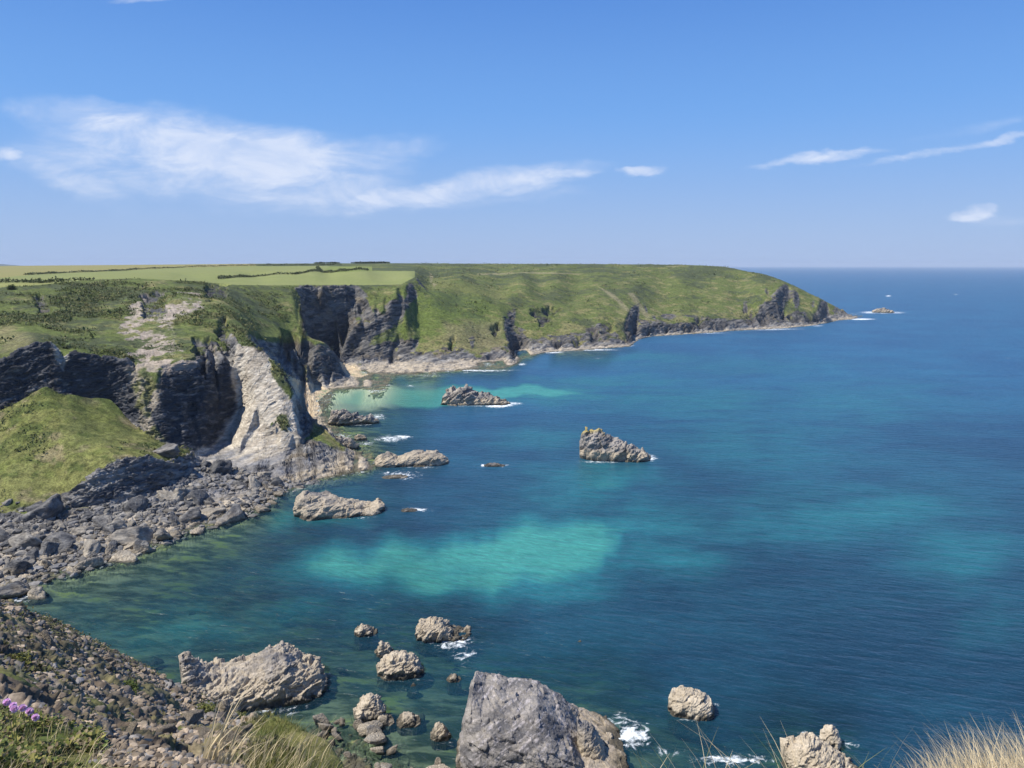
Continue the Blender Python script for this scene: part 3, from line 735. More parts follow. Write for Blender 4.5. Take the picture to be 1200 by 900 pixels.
o = submesh('seabed', Vt, FQ, bed & (Vt[:, 2][FQ].min(1) > -9), M_BED, dict(sand=sandbed)); tag(o, 'weedy shallow seabed seen through clear water near the shore', 'seabed', None, 'structure')

# ---- bracken, gorse and tussock clumps on the slopes
def undergrowth(label, cells, n, size, cols):
    V_ = []; T_ = []; F_ = []
    w = (1 - rkc) * (1 - .85 * hum) * sstep(.0, .35, fbm(X / 16, Y / 16, Z / 16, 4, 950) + .1) * cells
    w *= np.clip(np.linalg.norm(np.stack([np.gradient(GX, axis=1), np.gradient(GY, axis=0), np.gradient(GZ, axis=0)], -1).reshape(-1, 3), axis=1), 0, 6)
    idx = np.random.default_rng(5).choice(len(X), n, p=w / w.sum())
    base = Vt[idx]; R_ = np.random.default_rng(6); m = 7
    s_ = size * R_.lognormal(0, .45, n)
    ctr = base[:, None] + R_.normal(size=(n, m, 3)) * (s_[:, None, None] * np.array([.7, .7, .28])) + np.array([0, 0, .28]) * s_[:, None, None]
    az = R_.uniform(0, 6.28, (n, m)); el_ = R_.uniform(-.1, 1.3, (n, m)); L_ = s_[:, None] * R_.uniform(.5, 1.0, (n, m))
    d1 = np.stack([np.cos(az) * np.cos(el_), np.sin(az) * np.cos(el_), np.sin(el_)], -1) * L_[..., None]; d2 = np.stack([-np.sin(az), np.cos(az), 0 * az], -1) * L_[..., None] * .6
    Q = np.stack([ctr - d1 * .5, ctr + d2 * .5, ctr + d1 * .5, ctr - d2 * .5], 2).reshape(-1, 3)
    cc = np.array(cols)[R_.integers(0, len(cols), n)] * R_.uniform(.7, 1.3, (n, 1))
    o = mesh_np('undergrowth', Q, np.arange(len(Q)).reshape(-1, 4), M_BUSH, dict(tint=np.repeat(cc, m * 4, 0)), False); tag(o, label, 'bracken', None, 'stuff')
UG = [(.055, .074, .024), (.075, .10, .028), (.105, .12, .036), (.16, .15, .058)]
undergrowth('bracken and gorse clumps over the bluff and the grassy hummock', ((Y < 540) & (Z > 7) & (py > np.interp(px, rimx, rimy) + .5)).astype(np.float32), 15000, .62, UG)
undergrowth('scrub and heather clumps over the long headland', ((Y >= 540) & (Z > 8) & ((px > 488) | (py > 336))).astype(np.float32), 8000, .85, UG)

# far blue hill behind the fields
hx = np.linspace(-9000, -4000, 60); hy = np.linspace(8200, 9800, 14)
HX, HY = np.meshgrid(hx, hy)
HZ = 115 * np.exp(-((HX + 6600) / 1150) ** 2) * np.sin(np.linspace(0.1, math.pi - .05, 14))[:, None] * (1 + .15 * fbm(HX / 600, HY / 600, HX * 0, 3, 8)) + 2
hc = np.tile(C(.055, .075, .05), (HX.size, 1))
o = mesh_np('hill', np.stack([HX, HY, HZ], -1).reshape(-1, 3), grid_faces(14, 60), mat_plain_tint('far_hill_turf', .95), dict(tint=hc)); tag(o, 'distant blue hill on the skyline behind the fields', 'hill', None, 'structure')

# ================================================================ SEA
ca = np.concatenate([np.linspace(-4, -1.02, 24), np.linspace(-1, 1, 760), np.linspace(1.02, 4, 24)])
rv = np.concatenate([np.linspace(F * H / 70, 12, 620), np.linspace(11, 1.6, 24)])
SY = F * H / rv[:, None] + 0 * ca[None]; SX = SY * ca[None]
X, Y = SX.ravel(), SY.ravel(); Z = np.zeros_like(X)
px, py = proj(X, Y, Z)
dep = np.where((F * X / Y > u0) & (F * X / Y < u1), -raster_at(ZB, X, Y), 15); dep = np.where((Y < 80) & (np.abs(X) < 70), 1.5, dep)
sc_ = np.clip(Y / 250, .35, 3)
wx = fbm(X / 22 / sc_, Y / 30 / sc_, Z, 4, 600) * np.clip(250 / Y, .3, 1.6); wy = fbm(X / 22 / sc_, Y / 30 / sc_, Z, 4, 640) * np.clip(250 / Y, .3, 1.6)
wq = fbm(X / 7 / sc_, Y / 22 / sc_, Z, 4, 660)
jx, jy = px + wx * 30 + wq * 12, py + wy * 13 + wq * 4
shoal = np.zeros(len(X), np.float32)
def sh(poly, soft, a):
    global shoal
    shoal = np.maximum(shoal, polymask(jx, jy, poly, soft) * a)
def she(a, *e):
    global shoal
    shoal = np.maximum(shoal, ellmask(jx, jy, *e) * a)
sh([(372, 662), (400, 648), (440, 636), (500, 630), (560, 628), (590, 616), (640, 606), (700, 604), (735, 622), (725, 648), (690, 668), (640, 686), (560, 694), (470, 694), (400, 688), (370, 678)], 24, .92)
she(.95, 450, 668, 100, 22); she(.85, 540, 660, 120, 30); she(.8, 650, 640, 100, 34)
she(.44, 740, 610, 110, 28); she(.34, 900, 622, 130, 28); she(1.0, 420, 668, 60, 18); she(.55, 700, 560, 90, 18); she(.5, 660, 580, 70, 18); she(.40, 1000, 600, 180, 40); she(.40, 1130, 650, 110, 44); she(.36, 1190, 735, 60, 34)
she(.5, 780, 655, 90, 26); she(.42, 640, 690, 120, 26)
sh([(372, 472), (380, 459), (420, 456), (530, 451), (640, 452), (690, 462), (600, 466), (520, 474), (430, 478)], 4, .95)
she(.5, 640, 462, 110, 14); she(.42, 700, 446, 130, 10); she(.38, 800, 470, 160, 26); she(.34, 900, 520, 200, 40); she(.36, 640, 510, 70, 18); she(.4, 480, 446, 60, 5); she(.36, 760, 420, 90, 8)
she(.62, 330, 610, 30, 13); she(.6, 395, 614, 50, 8); she(.4, 200, 735, 120, 26); she(.38, 340, 720, 80, 20); she(.3, 1000, 470, 160, 40); she(.28, 860, 430, 200, 16); she(.45, 700, 545, 40, 7)
dark = np.zeros(len(X), np.float32)
for e in ((540, 495, 120, 14), (540, 575, 130, 24), (430, 612, 50, 7), (920, 672, 120, 26), (640, 780, 260, 70), (1000, 800, 260, 90), (600, 437, 130, 6), (470, 500, 60, 14), (640, 740, 200, 26), (860, 720, 200, 34), (1010, 520, 90, 14)):
    dark = np.maximum(dark, ellmask(jx, jy, *e))
shoal = np.clip(shoal * (1 - .72 * dark), 0, 1)
clear = np.exp(-np.maximum(dep - .2, 0) / 3.6) * sstep(-1, .3, dep) * .96
clear = np.where(dep < .3, .96, clear) * (Y < 700) * sstep(7.0, 3.5, dep) * sstep(495, 400, F * X / Y) * sstep(690, 600, Y)
foam = np.zeros(len(X), np.float32)
for x, y, rx, ry, a in ((585, 474, 20, 3.6, 1.1), (598, 473, 20, 2.4, .8), (756, 537, 16, 5, .85), (700, 541, 40, 2.4, .6), (1022, 366, 18, 1.4, .9), (1050, 366, 16, 1.2, .9), (1010, 374, 20, 1.2, 1), (760, 393, 30, 1.2, .7),
                        (455, 515, 24, 5, .7), (470, 512, 14, 2.4, .85), (468, 557, 34, 7, .62), (440, 489, 16, 5, .65), (568, 545, 6, 2, .8), (592, 545, 7, 2, .8), (486, 597, 20, 3, .75), (400, 512, 14, 5, .6), (427, 520, 14, 3, .6),
                        (612, 427, 7, 2.0, .72), (560, 434, 60, 1.4, .8), (648, 413, 20, 1.2, .9), (690, 410, 45, 1.2, .9), (735, 405, 12, 1.4, .9), (500, 440, 40, 1.3, .6), (830, 390.5, 40, 1.0, .85), (905, 386, 50, 1, .85), (958, 382, 12, 1, .8), (453, 452, 8, 1.5, .7),
                        (372, 478, 6, 12, .75), (320, 690, 14, 4, .25), (20, 700, 26, 9, .55), (740, 862, 26, 22, .78), (725, 842, 16, 12, .62), (530, 752, 34, 14, .62), (545, 768, 26, 10, .55), (860, 890, 70, 9, .68), (945, 868, 18, 12, .85), (990, 872, 14, 8, .6), (838, 825, 8, 4, .6), (780, 880, 30, 8, .5),
                        (345, 830, 40, 14, .45), (500, 870, 40, 14, .3), (1041, 347, 5, 1, .9), (1120, 345, 4, .8, .7), (973, 349, 5, .8, .6), (1180, 420, 6, .8, .55), (700, 420, 8, 1, .6), (545, 437, 10, 1, .6), (480, 452, 10, 1.5, .6), (640, 540, 5, 1, .4), (300, 800, 20, 6, .3), (520, 752, 36, 6, .5), (470, 796, 30, 5, .48), (430, 746, 15, 3, .5), (810, 843, 30, 5, .5), (300, 832, 90, 6, .5), (380, 800, 12, 16, .5), (484, 547, 48, 2.4, .55), (400, 607, 56, 3, .52), (420, 498, 30, 2, .5), (556, 475, 40, 1.6, .6), (440, 845, 40, 8, .45), (515, 869, 16, 4, .5), (950, 900, 60, 10, .55), (1036, 366.5, 14, 1, .7), (405, 555, 40, 4, .5)):
    foam = np.maximum(foam, ellmask(px + wx * 4, py + wy * 2, x, y, rx, ry) * a)
foam = np.maximum(foam, sstep(.5, .05, np.abs(dep - .15)) * (Y > 230) * (Y < 1300) * .5 * sstep(-.2, .3, fbm(X / 25, Y / 25, Z, 3, 700)))
rows, cols = len(rv), len(ca)
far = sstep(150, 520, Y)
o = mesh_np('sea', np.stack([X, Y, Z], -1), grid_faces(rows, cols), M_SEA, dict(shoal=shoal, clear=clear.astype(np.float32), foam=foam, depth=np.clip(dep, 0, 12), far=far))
tag(o, 'blue and turquoise sea filling the bay out to the horizon', 'sea', None, 'structure')

# ================================================================ ROCKS IN THE WATER
def islet(name, label, x0, x1, base, prof, depth, flip=1, cat='rock', yaw=0, relief=1.0, lean=0.0, tan=2.0, pale=0.0, grey=.5, seed=1, nu=150, nt=110, mat=None, big=None, group=None, sq=.75, ocre=0.0):
    """solid rock: crest profile (px,py) seen from the path, with its own depth; base on the sea bed"""
    xm = (x0 + x1) / 2; c = S(xm, base); dist = math.sqrt(c[0] ** 2 + c[1] ** 2 + H * H)
    m = (c[1] * CP + H * SP) / F                         # metres per pixel there
    dl = math.atan2(H, math.hypot(c[0], c[1])); L = (x1 - x0) * m
    u = np.linspace(0, 1, nu); q = np.array(prof, float)
    tp = np.interp(x0 + u * (x1 - x0), q[:, 0], q[:, 1])
    endw = np.clip(np.minimum(u, 1 - u) / .16, 0, 1) ** .5
    dw = depth * (.25 + .75 * endw)
    h = np.maximum(((base - tp) * m - .82 * dw * math.sin(dl)) / math.cos(dl), .18 * np.maximum((base - tp) * m, .5))
    th = np.linspace(-.28, math.pi + .28, nt)
    U, T = np.meshgrid(u, th)
    ct, s_ = np.cos(T), np.sin(T)
    yy = -np.sign(ct) * np.abs(ct) ** sq * np.interp(U, u, dw) * .5
    zz = np.where(s_ >= 0, np.abs(s_) ** .62 * np.interp(U, u, h), s_ * 9.0)
    xx = (U - .5) * L
    yy = np.where(s_ < 0, yy * (1 - s_ * .8), yy)
    edge = (np.abs(U - .5) > .499)
    zz = np.where(edge, np.minimum(zz, -2.0), zz)
    b = big or max(1.2, min(6, L * .22))
    cy, sy = math.cos(yaw), math.sin(yaw)
    yaw_b = math.atan2(c[0], c[1])                        # stand square to the bearing
    Xl, Yl = xx, yy + .5 * depth
    Xw = c[0] + Xl * math.cos(yaw_b + yaw) + Yl * math.sin(yaw_b + yaw); Yw = c[1] - Xl * math.sin(yaw_b + yaw) + Yl * math.cos(yaw_b + yaw)
    Pw = np.stack([Xw, Yw, zz], -1)
    nrm = np.cross(np.gradient(Pw, axis=1), np.gradient(Pw, axis=0))
    nrm /= np.linalg.norm(nrm, axis=-1, keepdims=True) + 1e-9
    if nrm[nt // 2, nu // 2, 2] < 0: nrm = -nrm
    d = rockrelief(flip * Xw.ravel() + seed * 31, Yw.ravel(), zz.ravel() + seed * 7, b, seed).reshape(nt, nu) * relief
    Pw = Pw + nrm * d[..., None] * np.clip(h.max() / b, .35, 1.3)
    Pw[..., 0] += lean * np.maximum(zz, 0)
    Pf = Pw.reshape(-1, 3); zf = Pf[:, 2]
    a_, b_, c_ = strata(Pf[:, 0], Pf[:, 1], zf)
    s1 = fbm(a_ / b * .8, b_ / b * .8, c_ / b * 3, 4, seed + 3); s2 = fbm(Pf[:, 0] / b, Pf[:, 1] / b, zf / b, 4, seed + 4)
    k = mixc(np.tile(C(.13, .125, .125), (len(Pf), 1)), C(.33, .30, .265), sstep(-.4, .4, s1))
    k = mixc(k, C(.42, .35, .25), np.clip(sstep(tan + 1.2, tan - .6, zf + s2 * 1.6) + (1 - grey) * sstep(-.5, .3, s2), 0, 1) * .85)
    k = mixc(k, C(.58, .50, .38), pale * sstep(-.4, .4, s2 + s1 * .6))
    if flip < 0: k = k * .85; k = mixc(k, C(.46, .42, .41), sstep(.12, .42, fbm(a_ / .9, b_ / 2.2, c_ / .22, 4, 77)) * .6); k = mixc(k, C(.36, .29, .20), sstep(.62, .80, U.ravel() + s2 * .12) * .7)
    if ocre: k = mixc(k, C(.42, .33, .10), ocre * sstep(.75, .95, zf / h.max() + s2 * .3))
    k = mixc(k, C(.050, .045, .033), sstep(1.15, .35, zf + s2 * .9) * sstep(-.5, .0, s1 + .2) * .9)
    o = mesh_np(name, Pf, grid_faces(nt, nu), mat or M_ISLET, dict(tint=k))
    tag(o, label, cat, group)
    return o

islet('sea_stack', 'knobbly grey and tan islet in the turquoise bay with white foam at its right end', 519, 597, 475, [(519, 462), (524, 457), (532, 456), (540, 452), (546, 451), (552, 456), (560, 460), (572, 462), (582, 465), (590, 470), (597, 474)], 12, seed=2, tan=2.4, grey=.75)
islet('sea_stack', 'tall wedge shaped rock with ochre lichen standing alone in open water', 681, 763, 541, [(681, 522), (683, 508), (688, 502), (694, 501.5), (704, 502), (712, 507), (722, 512), (734, 517), (745, 521), (754, 525), (760, 532), (763, 539)], 11, seed=3, lean=-.10, tan=3.2, grey=.8, ocre=.8, relief=.75)
islet('sea_stack', 'long low tan rock with a dip near its left end and dark weed right', 440, 527, 547, [(440, 541), (447, 531), (455, 529), (466, 533), (474, 530), (484, 528), (500, 526.5), (512, 528), (519, 533), (527, 542)], 9, seed=4, tan=3.0, grey=.25, relief=.65)
islet('sea_stack', 'large sloping pale rock with a long weedy tail at the right near the ledges', 347, 452, 607, [(347, 590), (353, 577), (358, 572), (366, 574), (384, 575), (402, 580), (416, 587), (430, 589), (444, 588), (452, 596)], 13, seed=5, tan=3.0, grey=.2, relief=.6)
islet('sea_stack', 'flat grey wedge of rock in the shallows in front of the sandy cove', 388, 444, 498, [(388, 481), (396, 479), (410, 482), (422, 486), (436, 489), (444, 494)], 7, seed=6, grey=.6, tan=1.2)
islet('skerry', 'tiny tan rock in the gap between the ledges and the cove', 416, 430, 516, [(416, 511), (420, 508), (427, 510), (430, 513)], 3, seed=7, grey=.2)
islet('skerry', 'small tan knob at the end of the broken ledges below the pale slab', 392, 420, 527, [(392, 514), (400, 511), (412, 514), (420, 522)], 6, seed=17, grey=.2)
islet('skerry', 'awash black skerry in dark open water left of the wedge rock', 567, 592, 547, [(567, 545), (574, 542), (584, 542.5), (592, 546)], 3, seed=8, tan=-2, grey=1, relief=.6)
islet('skerry', 'awash skerry trailing off the tail of the sloping pale rock', 470, 489, 600, [(470, 598), (477, 595), (484, 596), (489, 599)], 3, seed=9, tan=-2, grey=.7, relief=.6)
islet('skerry', 'low weedy reef awash in foam below the long low tan rock', 448, 478, 561, [(448, 559), (460, 556), (470, 556), (478, 560)], 4, seed=10, tan=0, grey=.5, relief=.5)
islet('skerry', 'small island ringed by surf off the end of the headland', 1023, 1046, 366.6, [(1023, 365), (1029, 362), (1036, 360.5), (1041, 363), (1046, 366)], 12, seed=12, tan=3, grey=.5)
# near rocks
islet('shore_rock', 'huge smooth grey pyramid of rock with pink streaks at the bottom edge of the bay', 528, 740, 930, [(528, 905), (536, 850), (542, 812), (548, 790), (560, 784), (576, 783), (590, 788), (610, 790), (628, 790), (640, 797), (660, 812), (682, 832), (696, 852), (708, 872), (722, 892), (740, 925)], 19, flip=-1, seed=20, relief=.40, tan=.8, grey=.93, big=3.0, nu=320, nt=260, mat=M_BIGROCK, sq=.8)
islet('shore_rock', 'brown weedy shoulder of rock leaning on the right flank of the grey pyramid', 676, 722, 902, [(676, 852), (684, 846), (692, 850), (700, 860), (706, 870), (714, 885), (722, 898)], 5, seed=21, relief=.45, tan=3, grey=.5, big=1.4, mat=M_BIGROCK)
islet('shore_rock', 'broad craggy tan outcrop with a flat boulder on top below the scree slope', 220, 384, 832, [(220, 768), (226, 761), (240, 764), (256, 766), (270, 768), (290, 766), (306, 764), (320, 758), (336, 757), (350, 766), (366, 778), (376, 790), (384, 812)], 13, seed=22, relief=.95, tan=3.5, grey=.35, big=2.6, nu=280, nt=200, mat=M_BIGROCK)
islet('boulder', 'flat topped boulder perched on the crest of the craggy tan outcrop', 318, 345, 768, [(318, 758), (326, 754), (338, 754), (345, 760)], 2.4, seed=23, relief=.4, tan=9, big=1.2, mat=M_BIGROCK)
islet('shore_rock', 'cracked tan rock trailing a weedy tail and surf to its right', 488, 552, 752, [(488, 735), (493, 725), (504, 721.5), (516, 724), (528, 732), (540, 741), (552, 749)], 6, seed=24, relief=.9, tan=3, grey=.2, big=2, mat=M_BIGROCK, nu=180)
islet('shore_rock', 'round pale cracked rock below the smallest pointed rock', 444, 497, 796, [(444, 780), (450, 768), (460, 763), (475, 763), (486, 766), (492, 776), (497, 788)], 5.5, seed=25, relief=.9, tan=3, pale=.4, grey=.2, big=1.7, mat=M_BIGROCK, nu=180)
islet('shore_rock', 'small pale pyramid rock furthest out of the near group', 417, 442, 746, [(417, 738), (424, 730.5), (432, 733), (442, 741)], 3, seed=26, tan=3, pale=.4, grey=.2, big=1.4, mat=M_BIGROCK, nu=90, nt=70)
islet('shore_rock', 'smallest pointed rock leaning left above the round cracked rock', 441, 462, 770, [(441, 762), (447, 751), (455, 754), (462, 766)], 2.4, seed=27, tan=3, pale=.2, grey=.2, big=1.2, mat=M_BIGROCK, nu=90, nt=70)
islet('shore_rock', 'rounded cream boulder alone in deep blue water', 783, 836, 843, [(783, 826), (787, 811), (796, 805.5), (810, 805), (824, 809), (832, 817), (836, 832)], 5.0, seed=28, relief=.6, tan=4, pale=.75, grey=.1, big=1.5, mat=M_BIGROCK, nu=180, sq=.85)
islet('shore_rock', 'cream lower block of the rock pair rising behind the dry grass', 918, 1000, 915, [(918, 885), (928, 872), (936, 864), (946, 863), (956, 868), (972, 872), (984, 880), (1000, 900)], 7, seed=29, relief=.9, tan=3.5, pale=.45, grey=.3, big=1.8, mat=M_BIGROCK, nu=200)
islet('shore_rock', 'upright rounded cream knob behind the cream lower block', 961, 984, 879, [(961, 862), (966, 851), (973, 849), (980, 855), (984, 868)], 3, seed=30, relief=.6, tan=4, pale=.6, grey=.2, big=1.1, mat=M_BIGROCK, nu=110, nt=80)
islet('shore_rock', 'pale top block of the rubble spit left of the grey pyramid', 417, 452, 846, [(417, 832), (424, 817), (434, 812), (444, 816), (452, 834)], 4, seed=31, relief=.9, tan=3, pale=.3, grey=.3, big=1.4, mat=M_BIGROCK, nu=120, nt=80)
for k, (a, b, c_, tp, lb) in enumerate(((505, 527, 869, 847, 'round brown boulder alone in the shallows left of the grey pyramid'), (465, 493, 853, 834, 'squat brown boulder beside the rubble spit'), (524, 540, 800, 789, 'small round rock just breaking the surface above the brown boulders'), (437, 462, 852, 836, 'dark boulder under the pale top block of the spit'),
                                        (706, 722, 872, 858, 'small boulder in the surf beside the weedy shoulder'), (700, 718, 884, 868, 'weedy boulder at the foot of the grey pyramid in the surf'))):
    islet('boulder', lb, a, b, c_, [(a, (c_ + tp) / 2 + 3), (a + (b - a) * .3, tp), (a + (b - a) * .65, tp + 1), (b, (c_ + tp) / 2 + 4)], (b - a) * .12, seed=40 + k, relief=.7, tan=2.5, grey=.4, big=1.1, mat=M_BIGROCK, nu=90, nt=70)

# ---- loose boulders: prototypes, then individual copies
def poly_rock(seed, sub=4, npl=18, flat=(1, .8, .62), rough=.05, pw=16):
    r_ = np.random.default_rng(seed)
    bm = bmesh.new(); bmesh.ops.create_icosphere(bm, subdivisions=sub, radius=1)
    bm.verts.ensure_lookup_table()
    v = np.array([x.co for x in bm.verts]); f = np.array([[x.index for x in fc_.verts] for fc_ in bm.faces]); bm.free()
    n = r_.normal(size=(npl, 3)); n /= np.linalg.norm(n, axis=1, keepdims=True); d = r_.uniform(.62, 1.0, npl)
    dot = np.maximum(v @ n.T, 0) / d
    r = (dot ** pw).sum(1) ** (-1 / pw)
    v = v * np.clip(r, .5, 1.45)[:, None]
    v += v / np.linalg.norm(v, axis=1, keepdims=True) * (fbm(v[:, 0] * 2.2 + seed, v[:, 1] * 2.2, v[:, 2] * 3.4, 4, seed) * rough * 1.7 + facet(v[:, 0] * 2.5 + seed, v[:, 1] * 2.5, v[:, 2] * 5, seed) * rough)[:, None]
    return v * np.array(flat), f
BP = []
for k in range(9):
    v, f = poly_rock(100 + k, 4, 10 + k, (1, random.uniform(.6, .95), random.uniform(.5, .8)), .065, 34)
    BP.append((v, f))
BMESH = {}
def boulder(kind, x, y, z, s, label, group=None, mat=None, name='boulder', tilt=.35, rz=None):
    key = (kind, mat.name)
    if key not in BMESH:
        o = mesh_np(name, BP[kind][0], BP[kind][1], mat, None, True); BMESH[key] = o
    else:
        o = BMESH[key].copy(); COL.objects.link(o)
    o.name = name; o.location = (x, y, z); o.rotation_euler = (random.gauss(0, tilt), random.gauss(0, tilt), random.uniform(0, 6.28) if rz is None else rz)
    o.scale = (s * random.uniform(.9, 1.25), s * random.uniform(.85, 1.1), s * random.uniform(.8, 1.15))
    for kk in ('label', 'group', 'category'):
        if kk in o: del o[kk]
    tag(o, label, 'boulder', group)
    return o
GB = 'boulders heaped along the shore below the grassy hummock'
LB = 'grey angular boulder in the heap along the shore below the grassy hummock'
shx, shy = [q[0] for q in SHORE[:12]], [q[1] for q in SHORE[:12]]
upx, upy = [-60, 0, 40, 75, 110, 145, 180, 208, 236, 258, 300, 330, 400], [620, 597, 599, 597, 597, 592, 582, 564, 548, 541, 550, 552, 545]
placed = []
for a, b, s, lb in ((160, 627, 4.4, 'largest pale boulder of the shore heap standing at the waterline'), (32, 640, 4.0, 'big dark slab boulder leaning left in the shore heap near the left edge'), (57, 643, 3.0, 'squarish grey boulder beside the big dark slab boulder'),
                    (124, 621, 3.0, 'blocky slate boulder left of the largest pale boulder'), (55, 612, 4.6, 'broad ribbed slate boulder just under the grass toe'), (213, 588, 3.2, 'tall dark boulder halfway along the shore heap'), (272, 600, 3.8, 'tan flat boulder at the seaward end of the heap'),
                    (143, 645, 2.6, 'leaning pale boulder at the water below the largest one'), (20, 683, 3.4, 'long pale boulder at the water by the left edge'), (42, 686, 3.0, 'long grey boulder at the water next to the long pale one'), (198, 568, 4.6, 'massive dark slab fallen at the mouth of the cave'), (257, 560, 4.0, 'wide ribbed grey block at the foot of the pale slab')):
    x, y, z = S(a, b, 2.2); z = ground(x, y)
    boulder(random.randrange(9), x, y, z + s * .12, s, lb, None, M_BOULDER); placed.append((a, b, s * 2.6))
cnt = 0; tries = 0
while cnt < 188 and tries < 20000:
    tries += 1
    a = random.uniform(-12, 335); t_ = random.random()
    top, bot = np.interp(a, upx, upy), np.interp(a, shx, shy) + 3
    b = top + (bot - top) * t_
    s = min(3.2, .62 * random.paretovariate(1.55)) * (1 if a < 290 else .75)
    w = s * 3.4
    if any((a - q[0]) ** 2 + ((b - q[1]) * 1.5) ** 2 < ((w + q[2]) * .5) ** 2 * .55 for q in placed): continue
    zz = 1.5 + 3 * (1 - t_)
    x, y, z = S(a, b, zz); z = ground(x, y)
    if z > 9: continue
    boulder(random.randrange(9), x, y, z + s * .15, s, LB, GB, M_BOULDER)
    placed.append((a, b, w)); cnt += 1

def scatter(name, spots, protos, mat, label, cat, tilt=.5, kind='stuff', extra_tint=None):
    """many small stones nobody could count: one object"""
    Vs, Fs, n = [], [], 0; Ts = []
    for (x, y, z, s) in spots:
        v, f = protos[random.randrange(len(protos))]
        ang = random.uniform(0, 6.28); c, s_ = math.cos(ang), math.sin(ang); t1 = random.gauss(0, tilt); c1, s1 = math.cos(t1), math.sin(t1)
        R = np.array([[c, -s_, 0], [s_, c, 0], [0, 0, 1]]) @ np.array([[1, 0, 0], [0, c1, -s1], [0, s1, c1]])
        w = (v * s * np.array([random.uniform(.8, 1.3), 1, random.uniform(.8, 1.2)])) @ R.T + (x, y, z)
        Vs.append(w); Fs.append(f + n); n += len(v)
        if extra_tint is not None: Ts.append(np.tile(extra_tint(), (len(v), 1)))
    o = mesh_np(name, np.concatenate(Vs), np.concatenate(Fs), mat, dict(tint=np.concatenate(Ts)) if Ts else None, False)
    tag(o, label, cat, None, kind); return o
SMALL = [poly_rock(200 + k, 2, 9, (1, .8, .6), .03, 30) for k in range(8)]
spots = []
while len(spots) < 4200:
    a = random.uniform(-30, 440); t_ = random.random()
    top, bot = np.interp(a, upx, upy), np.interp(a, shx, shy) + 2
    b = top + (bot - top) * t_
    x, y, z = S(a, b, 1.5 + 3 * (1 - t_)); z = ground(x, y)
    if z > 8: continue
    s = .22 * random.paretovariate(1.6); s = min(s, 1.15); spots.append((x, y, z + s * .2, s))
def greys():
    k = random.uniform(.55, 1.3); w = random.random()
    return np.array([.24 + .08 * w, .235 + .05 * w, .23]) * k * .72
scatter('shingle', spots, SMALL, mat_tint('shingle_slate', 2, .7, 1.3, .4, .08), 'small broken stones filling the gaps between the boulders', 'stones', extra_tint=greys)

# drowned boulders in the near shallows
GD = 'pale boulders seen under the clear water'
LD = 'pale greenish boulder under the clear water'
for k in range(30):
    if k < 12: a, b = random.uniform(395, 560), random.uniform(770, 880)
    elif k < 18: a, b = random.uniform(500, 760), random.uniform(735, 860)
    elif k < 25: a, b = random.uniform(150, 420), random.uniform(690, 830)
    else: a, b = random.uniform(700, 860), random.uniform(800, 880)
    x, y, z = S(a, b, -1.2); s = random.uniform(.5, 1.5)
    boulder(random.randrange(9), x, y, -.22 - s * .50 - random.random() * .4, s, LD, GD, M_BOULDER)
# rubble spit at the bottom
GS = 'rubble boulders on the spit below the grass mound'
LS = 'grey rubble boulder on the spit below the grass mound'
for k in range(46):
    t_ = random.random(); a = random.uniform(365, 525); b0 = np.interp(a, [360, 400, 430, 470, 525], [838, 836, 842, 862, 892])
    b = b0 + random.uniform(4, 75) * 1.0
    x, y, z = S(a, b, .8); s = random.uniform(.5, 1.45)
    boulder(random.randrange(9), x, y, .35 + .9 * min(1, (b - b0) / 40) * random.random(), s, LS, GS, M_BOULDER)
for k in range(12):
    a, b = random.uniform(215, 300), random.uniform(795, 850)
    x, y, z = S(a, b, .8); boulder(random.randrange(9), x, y, .5, random.uniform(.6, 1.3), 'grey boulder wedged between the craggy outcrop and the scree slope', 'boulders at the foot of the craggy outcrop', M_BOULDER)

# ================================================================ FOREGROUND CLIFFTOP
FP = []
def fpts(L):
    for q in L: FP.append(P(*q))
RIDGE = [(-160, 660, 17), (-60, 684, 21), (0, 698, 24), (60, 724, 27), (115, 754, 31), (170, 781, 36), (225, 805, 42), (262, 824, 44), (300, 842, 46)]
fpts(RIDGE)
for (a, b, Y_), dz in zip(RIDGE, (6, 6, 6, 7, 8, 9, 10, 11, 10)):       # falls away behind the skyline of the slope
    x, y, z = P(a, b, Y_ * 1.18); FP.append((x, y, z - dz)); x, y, z = P(a, b, Y_ * 1.55); FP.append((x, y, z * .45))
fpts([(0, 745, 16), (60, 770, 18), (120, 800, 21), (180, 830, 24), (240, 850, 26), (280, 860, 26), (0, 790, 9.5), (60, 815, 11), (120, 850, 12), (200, 870, 15), (260, 880, 17),
      (0, 838, 4.2), (60, 850, 4.8), (100, 870, 5.4), (120, 898, 6.2), (170, 905, 8), (230, 905, 10), (0, 900, 2.7), (60, 905, 3.0), (-100, 800, 5), (-200, 830, 3.5), (-100, 740, 12)])
